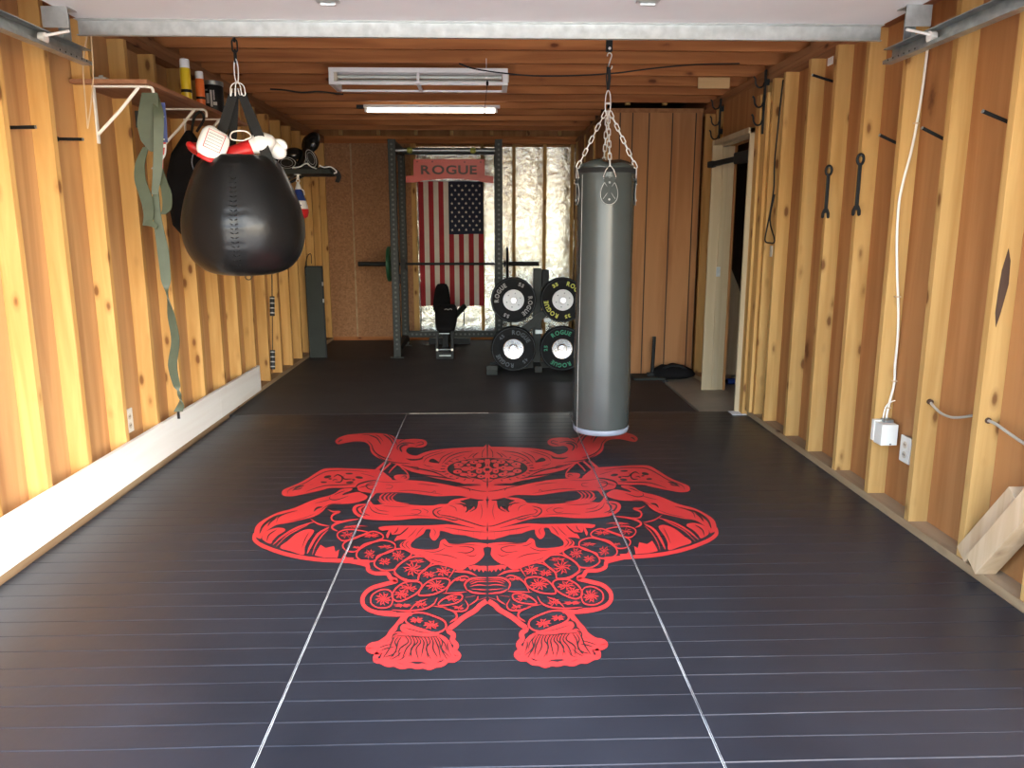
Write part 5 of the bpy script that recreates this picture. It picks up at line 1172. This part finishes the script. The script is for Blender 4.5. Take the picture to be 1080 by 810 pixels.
for x, z, lab in ((UX0, UZ, 'blank black plate right behind the grey-lettered bumper plate'), (UX1, UZ, 'blank black plate right behind the yellow-lettered bumper plate'), (UX0, LZ_, 'blank black plate right behind the faintly lettered bumper plate'), (UX1, LZ_, 'blank black plate right behind the green-lettered bumper plate')):
    bumper(x, z, PYF+0.065, lab, 'steel', 'letdark', None, 0.055, PR-0.001, 'second row of plates on the plate tree')

# ================================================================== ODDS AND ENDS ON THE BACK FLOOR
t = thing('landmine_post', 'upright black steel tube on a low base plate by the panelled closet', 'bar holder', (1.49, 7.2, 0.0))
q = at_y(688, 389, 7.18); q2 = at_y(688.5, 355, 7.18)
MB().cyl((q.x, 7.18, 0.02), (q.x+0.008, 7.18, q2.z), 0.017, 16).build('tube', M['blackmetal'], t, smooth=40)
MB().box(q.x-0.19, q.x+0.10, 7.06, 7.30, 0.002, 0.022, 0.003).build('base_plate', M['slate'], t)
MB().bar((q.x-0.05, 7.18, 0.025), (q.x+0.05, 7.18, 0.025), 0.06, 0.05, 0.004).build('pivot_block', M['blackmetal'], t)
def sack(label, cx, cy, rx, ry, h, seed, name='sandbag'):
    t = thing(name, label, 'bag', (cx, cy, 0.0))
    mb = MB(); mb.lathe([(0, 0.003), (0.7, 0.004), (0.96, 0.22*h), (1.0, 0.45*h), (0.86, 0.78*h), (0.5, h), (0, h*0.97)], (cx, cy, 0), 32, sx=rx, sy=ry)
    for v in mb.bm.verts:
        k = v.co.z/h; v.co.z += 0.35*h*k*noise.noise(Vector((v.co.x*9+seed, v.co.y*9, 1))); v.co.x += 0.02*k*noise.noise(v.co*14+Vector((seed, 0, 0))); v.co.z = max(0.002, v.co.z)
    mb.build('sack', M['blackfabric'], t, smooth=True)
    MB().tube(smooth_path([(cx-rx*0.5, cy-ry*0.5, h*0.9), (cx-rx*0.2, cy-ry*0.75, h*1.15), (cx+rx*0.2, cy-ry*0.75, h*1.1), (cx+rx*0.5, cy-ry*0.5, h*0.8)], 4), 0.010, 8).build('handle', M['strapblack'], t)
sack('black sagging sack on the floor between the upright tube and the doorway', 1.74, 7.19, 0.21, 0.13, 0.115, 3)
sack('black sagging sack left of the upright tube, half hidden by the grey bag', 1.15, 7.20, 0.13, 0.12, 0.15, 8)
# tall leaning panel on the left
t = thing('padded_panel', 'tall narrow dark green-grey panel standing against the left wall at the back', 'panel', (-1.85, 8.47, 0.0))
MB().prism([(-1.93, 0.002), (-1.758, 0.002), (-1.765, 0.975), (-1.935, 0.975)], 0.05, lambda u, v, w: Vector((u, 8.45+w, v))).build('face', M['slate'], t)
MB().bar((-1.757, 8.455, 0.003), (-1.763, 8.455, 0.985), 0.014, 0.02).bar((-1.94, 8.455, 0.982), (-1.757, 8.455, 0.982), 0.02, 0.016).bar((-1.937, 8.455, 0.003), (-1.941, 8.455, 0.98), 0.006, 0.015).build('edge_strip', M['black'], t)
for z in (0.62, 0.80): MB().box(-1.768, -1.752, 8.443, 8.452, z-0.02, z+0.02, 0.002).build('tab', M['letgrey'], t)
t = thing('grip_cord', 'black cord with two silver-banded grips hanging low on the left wall', 'cord', (-1.935, 7.0, 0.15))
def gc(z, k): return Vector((-1.925, 7.10-0.19*(1.0-z), z))
MB().tube([gc(1.62, 0), gc(1.2, 0), gc(0.78, 0)], 0.005, 6).tube([gc(0.62, 0), gc(0.31, 0)], 0.0035, 6).build('cord', M['black'], t)
MB().cyl((-1.96, gc(1.62, 0).y, 1.62), (-1.92, gc(1.62, 0).y, 1.62), 0.004, 8).build('nail', M['track'], t)
for za, zb in ((0.615, 0.785), (0.145, 0.315)):
    gp = MB().cyl(gc(za, 0), gc(zb, 0), 0.021, 16).build('grip', M['black'], t, smooth=40)
    for k in range(4):
        z = za+0.02+(zb-za-0.035)*k/3.2; MB().cyl(gc(z, 0), gc(z+0.010, 0), 0.0225, 16).build('silver_band', M['letgrey'], gp, smooth=40)
cable('wall_hook', 'small black wire hook on the left wall above the tall dark panel', [at_x(a, b, -1.93) for a, b in ((322, 283), (323, 275), (325, 269), (328, 268.5), (328.5, 278))], 0.004, 'black', 'hook')

# ================================================================== RIGHT WALL
def peg(name, label, pe, pr, X, sx):
    """black rod from the wall sheathing (pe) out to its tip (pr)"""
    a = at_x(pe[0], pe[1], X); b = at_y(pr[0], pr[1], a.y); t = thing(name, label, 'peg', tuple(a), 0, None)
    MB().cyl(a, b, 0.0075, 12).build('rod', M['black'], t, smooth=40)
    MB().cyl(b, b+(b-a).normalized()*0.004, 0.0078, 12).build('tip', M['track'], t)
    MB().cyl(a-(b-a).normalized()*0.004, a+(b-a).normalized()*0.006, 0.012, 12).build('collar', M['black'], t)
peg('wall_peg', 'black peg highest on the right wall, above the two hanging wrenches', (882, 87), (857, 79), 2.045, 1)
peg('wall_peg', 'black peg on the right wall just left of the white cable', (952, 154), (928, 142.5), 2.045, 1)
peg('wall_peg', 'black peg on the right wall just right of the white cable', (1001, 149.5), (973, 135), 2.045, 1)
peg('wall_peg', 'nearest black peg on the right wall, at the picture edge', (1069, 131), (1037, 117.5), 2.045, 1)
peg('wall_peg', 'black peg on the left wall at the very edge of the picture', (7, 134.5), (37, 134), -2.045, -1)
peg('wall_peg', 'black peg on the left wall next to the near shelf bracket', (60, 146.5), (87, 147), -2.045, -1)
def wrench(label, X, Y, z0, z1):
    t = thing('wrench', label, 'wrench', (X, Y, z0))
    o = [(X+0.024*math.sin(a)*(1 if math.cos(a) > -0.7 else 0.6), z1-0.030+0.034*math.cos(a)) for a in [2*PI*k/22 for k in range(22)]]
    mb = MB(); mb.tube([(x, Y, z) for x, z in [(X+0.017*math.sin(a), z1-0.030+0.026*math.cos(a)) for a in [2*PI*k/22 for k in range(22)]]], 0.0075, 8, closed=True).build('ring_end', M['blackmetal'], t, smooth=True)
    MB().bar((X, Y, z0+0.045), (X, Y, z1-0.055), 0.019, 0.011, 0.003, up=(0, 1, 0)).build('shank', M['blackmetal'], t)
    jaw = [(-0.011, 0.055), (-0.022, 0.030), (-0.023, 0.006), (-0.015, 0.0), (-0.009, 0.008), (-0.008, 0.028), (0, 0.034), (0.008, 0.028), (0.009, 0.008), (0.015, 0.0), (0.023, 0.006), (0.022, 0.030), (0.011, 0.055)]
    MB().prism([(X+a, z0+b) for a, b in jaw], 0.012, lambda u, v, w: Vector((u, Y-0.006+w, v))).build('open_jaw', M['blackmetal'], t)
    MB().cyl((X-0.002, Y-0.014, z1-0.012), (X-0.002, Y+0.02, z1-0.012), 0.0025, 8).build('nail', M['track'], t)
wrench('black open-ended wrench hanging on the right wall, the farther of the pair', 1.953, 4.560, 1.437, 1.735)
wrench('black open-ended wrench hanging on the right wall, the nearer of the pair', 1.953, 4.178, 1.445, 1.765)
P = [(979, 45), (976, 70), (972, 100), (967, 130), (961, 160), (953, 190), (948, 215), (946, 250), (946, 280), (947, 310), (947.5, 335), (946.5, 360), (944, 385), (943, 405), (938, 425), (935, 440), (937, 451)]
t = thing('wall_cable', 'white electric cable running down the right wall to the small white box', 'cable', tuple(at_y(936, 450, 3.79)))
MB().tube(smooth_path([at_y(a, b, 3.79) for a, b in P], 5), 0.0062, 8).build('cable_run', M['cable'], t, smooth=True)
MB().tube(smooth_path([at_y(a, b, 3.785) for a, b in ((932, 452), (931.5, 440), (935, 428), (942, 423), (948, 423), (955, 427), (962, 429), (968, 432))], 5), 0.0035, 6).build('thin_branch', M['cable'], t, smooth=True)
for a, b in ((966.5, 130), (947, 313), (944, 402), (936.5, 430)):
    v = at_y(a, b, 3.787); MB().box(v.x-0.013, v.x+0.013, 3.780, 3.80, v.z-0.003, v.z+0.003, 0.001).build('staple', M['rope'], t)
t = thing('junction_box', 'small white plastic box on a stud low on the right wall', 'electrical box', (1.99, 3.74, 0.31))
MB().box(1.952, 2.035, 3.70, 3.775, 0.318, 0.425, 0.004).build('cover', M['plasticwhite'], t); MB().box(1.948, 2.040, 3.775, 3.802, 0.325, 0.432, 0.003).build('back_box', M['plasticwhite'], t)
MB().box(1.985, 2.03, 3.74, 3.79, 0.425, 0.440, 0.003).build('knockout', M['track'], t); MB().cyl((2.0, 3.698, 0.325), (2.0, 3.702, 0.325), 0.004, 8).build('screw', M['black'], t)
def outlet(label, sx, y0, y1, z0, z1):
    X = sx*2.05; n = -sx; t = thing('wall_outlet', label, 'outlet', (X, (y0+y1)/2, z0)); a, b = X+n*0.001, X+n*0.009
    MB().box(min(X, X+n*0.022), max(X, X+n*0.022), y0+0.006, y1-0.006, z0+0.006, z1-0.006).build('box', M['track'], t)
    MB().box(min(X+n*0.022, X+n*0.030), max(X+n*0.022, X+n*0.030), y0, y1, z0, z1, 0.003).build('cover_plate', M['plasticwhite'], t)
    for z in (z0+(z1-z0)*0.3, z0+(z1-z0)*0.68): 
        r = MB().cyl((X+n*0.029, (y0+y1)/2, z), (X+n*0.0325, (y0+y1)/2, z), 0.017, 16).build('socket', M['cream'], t)
        MB().box(min(X+n*0.032, X+n*0.0335), max(X+n*0.032, X+n*0.0335), (y0+y1)/2-0.008, (y0+y1)/2-0.005, z-0.004, z+0.006).box(min(X+n*0.032, X+n*0.0335), max(X+n*0.032, X+n*0.0335), (y0+y1)/2+0.005, (y0+y1)/2+0.008, z-0.004, z+0.006).build('slot', M['black'], r)
outlet('white double outlet low on the right wall beside the white box', 1, 3.555, 3.645, 0.262, 0.392)
outlet('white outlet on the left wall just above the white board', -1, 4.30, 4.385, 0.250, 0.385)
# grey cable through the studs
t = thing('stud_cable', 'grey cable threaded through the studs low on the right wall near the wood blocks', 'cable', tuple(at_x(1003, 440, 2.0)))
MB().tube(smooth_path([at_x(a, b, 2.0) for a, b in ((981, 424), (986, 430), (993, 436), (1003, 440), (1015, 440), (1026, 438.5), (1032, 440))], 5), 0.0058, 8).build('far_span', M['greycable'], t, smooth=True)
MB().tube(smooth_path([at_x(a, b, 2.0) for a, b in ((1042, 443.5), (1050, 447), (1060, 454), (1070, 461), (1082, 469), (1092, 475))], 5), 0.0062, 8).build('near_span', M['greycable'], t, smooth=True)
for a, b in ((981.5, 424), (1042, 443.5)):
    v = at_x(a, b, 2.0); MB().cyl((v.x, v.y-0.004, v.z), (v.x, v.y+0.012, v.z), 0.0125, 14).build('bored_hole', M['darkpanel'], wr)
# leaning wood offcuts
t = thing('wood_block', 'pale timber block leaning on the right wall, the one nearer the middle of the room', 'wood block')
def offcut(label, p0, p1, w, h, up):
    mb = MB(); mb.bar(p0, p1, w, h, 0.002, up); o = mb.build('wood_block', M['offcut'], base=p0); return tag(o, label, 'wood block')
bpy.data.objects.remove(t)
offcut('flat pale timber offcut leaning behind the thicker one against the right wall', (2.0, 2.985, 0.052), (2.0, 2.72, 0.405), 0.09, 0.075, (0, 0.8, 0.6))
offcut('thick pale timber offcut leaning in front of the flatter one by the right wall', (1.965, 2.865, 0.060), (1.975, 2.60, 0.44), 0.085, 0.085, (0, 0.8, 0.6))
mb = MB(); pp = [(1064, 262), (1066, 275), (1064, 300), (1059, 318), (1055, 332), (1050.5, 345), (1050, 330), (1053, 308), (1057, 285)]
mb.prism([(at_y(a, b, 2.979).x, at_y(a, b, 2.979).z) for a, b in pp], 0.002, lambda u, v, w: Vector((u, 2.9795+w, v)))
mb.build('resin_scar', M['darkpanel'], wr)
# paper on the mat corner
q = [at_z(*p, 0.0016) for p in ((768, 432), (790, 431.5), (794, 438), (773, 438))]
q = [Vector((1.845, 5.79, 0)), Vector((1.935, 5.79, 0)), Vector((1.942, 5.655, 0)), Vector((1.828, 5.660, 0))]
q = [Vector((1.842, 5.795, 0)), Vector((1.948, 5.790, 0)), Vector((1.946, 5.675, 0)), Vector((1.838, 5.672, 0))]
tag(MB().prism([(p.x, p.y) for p in q], 0.0035, lambda u, v, w: Vector((u, v, 0.0010+w))).build('paper_sheet', M['paper'], base=(q[0].x, q[0].y, 0.001)), 'white sheet of paper lying on the mat corner beside the doorway', 'paper')
v = at_x(876, 64.5, 2.047); tag(MB().box(2.044, 2.049, v.y-0.035, v.y+0.035, v.z-0.022, v.z+0.022, 0.001).build('paper_label', M['paper'], base=(2.049, v.y, v.z)), 'small white stamped label high on the right wall sheathing', 'label')
v = at_y(809, 264, 5.35); MB().box(1.955, 1.9595, 5.39, 5.43, v.z-0.045, v.z+0.03).build('pale_patch', M['cream'], wr)

# hook strips either side of the header
def strip(label, y, z0, z1, dz, lean):
    X = 1.925; t = thing('hook_strip', label, 'hook rack', (X, y, z0))
    MB().box(X, X+0.012, y-0.012, y+0.012, z0, z1, 0.001).box(X+0.012, X+0.035, y-0.006, y+0.006, z1-0.10, z1-0.06).box(X+0.012, X+0.035, y-0.006, y+0.006, z0+0.06, z0+0.10).build('bar', M['blackmetal'], t)
    for z in dz:
        pts = [(X, y, z-0.02), (X-0.012, y-0.004, z-0.045), (X-0.040, y-0.008, z-0.052), (X-0.062, y-0.010, z-0.030), (X-0.068, y-0.010, z+0.005), (X-0.080, y-0.010, z+0.020)]
        MB().tube(smooth_path([Vector(p) for p in pts], 4), 0.006, 8).build('hook', M['blackmetal'], t, smooth=True)
strip('black metal hook strip above the doorway on the side near the closet', 6.72, 2.09, 2.43, (2.40, 2.27, 2.16), 0)
strip('black metal hook strip above the doorway on the side near the camera', 5.66, 2.03, 2.455, (2.39, 2.26, 2.14), 0)
cable('hanging_cord', 'black cord looped down the right wall next to the doorway', [at_x(a, b, 1.945) for a, b in ((826, 84), (823, 110), (820, 140), (817, 170), (816, 200), (812, 225), (808, 245), (807, 254), (811, 256), (817, 254))]+[at_x(812, 232, 1.94), at_x(817, 205, 1.945)], 0.005, 'black', seg=4)
t = thing('pull_up_bar', 'black bar set across the top of the open doorway', 'bar', (1.83, 6.3, 1.88))
pa, pb = Vector((1.80, 6.50, 1.885)), Vector((1.99, 6.10, 1.935)); pb = at_y(797, 163, 5.95)
MB().bar(pa, pb, 0.03, 0.04, 0.006).build('bar', M['black'], t)
MB().bar(pa, pa.lerp(pb, 0.12), 0.045, 0.05, 0.01).build('padded_end', M['strapblack'], t)
MB().bar(pa.lerp(pb, 0.62), pb, 0.07, 0.085, 0.01).build('clamp_body', M['blackmetal'], t)
# in the store beyond
t = thing('leaning_board', 'pale board leaning on its corner in the dark room beyond the doorway', 'board', (2.35, 7.3, 0.0))
q = [at_y(a, b, 7.30) for a, b in ((757, 330), (763.5, 276), (768, 275.5), (778, 300), (792, 345), (800, 372))]
MB().prism([(2.13, 0.0), (q[0].x, q[0].z), (q[1].x, q[1].z), (q[2].x, q[2].z), (q[3].x, q[3].z), (q[4].x, q[4].z), (2.78, 0.0)], 0.018, lambda u, v, w: Vector((u, 7.30+w, v))).build('sheet', M['offcut'], t)
t = thing('blue_bottle', 'small blue bottle lying on the floor of the dark room beyond the doorway', 'bottle', (2.22, 7.0, -0.006))
q = at_z(760, 402.5, 0.02); q2 = at_z(773, 401.5, 0.02)
MB().cyl((q.x+0.06, q.y, 0.022), (q2.x+0.05, q.y+0.02, 0.022), 0.027, 16).build('body', M['blue'], t, smooth=40); MB().cyl((q.x, q.y-0.01, 0.016), (q.x+0.06, q.y, 0.020), 0.012, 12, 0.02).build('cap', M['black'], t, smooth=40)
q = at_z(768, 397, 0.02); tag(MB().ball((q.x, q.y, 0.015), 0.03, 1, 0.8, 0.7, seg=14).build('crumpled_rag', M['offcut'], base=(q.x, q.y, -0.006), smooth=True), 'small pale crumpled rag on the floor behind the blue bottle', 'rag')
# ================================================================== LIGHT
w = bpy.data.worlds.new('sky'); S.world = w; w.use_nodes = True; nt = w.node_tree
bg = nt.nodes['Background']; sk = nt.nodes.new('ShaderNodeTexSky'); sk.sky_type = 'NISHITA'; sk.sun_disc = False
sk.sun_elevation = math.radians(40); sk.sun_rotation = math.radians(150); sk.air_density = 1.0; sk.dust_density = 1.5
nt.links.new(sk.outputs[0], bg.inputs['Color']); bg.inputs['Strength'].default_value = 0.85
sl = bpy.data.lights.new('sun', 'SUN'); sl.energy = 7.0; sl.angle = math.radians(1.0); sl.color = (1.0, 0.93, 0.82)
so = bpy.data.objects.new('sun', sl); COL.objects.link(so)
so.rotation_euler = (math.radians(-9), math.radians(6), 0)
vs = S.view_settings; vs.view_transform = 'Standard'; vs.look = 'None'; vs.gamma = 1.0; vs.use_curve_mapping = False; vs.exposure = 1.1
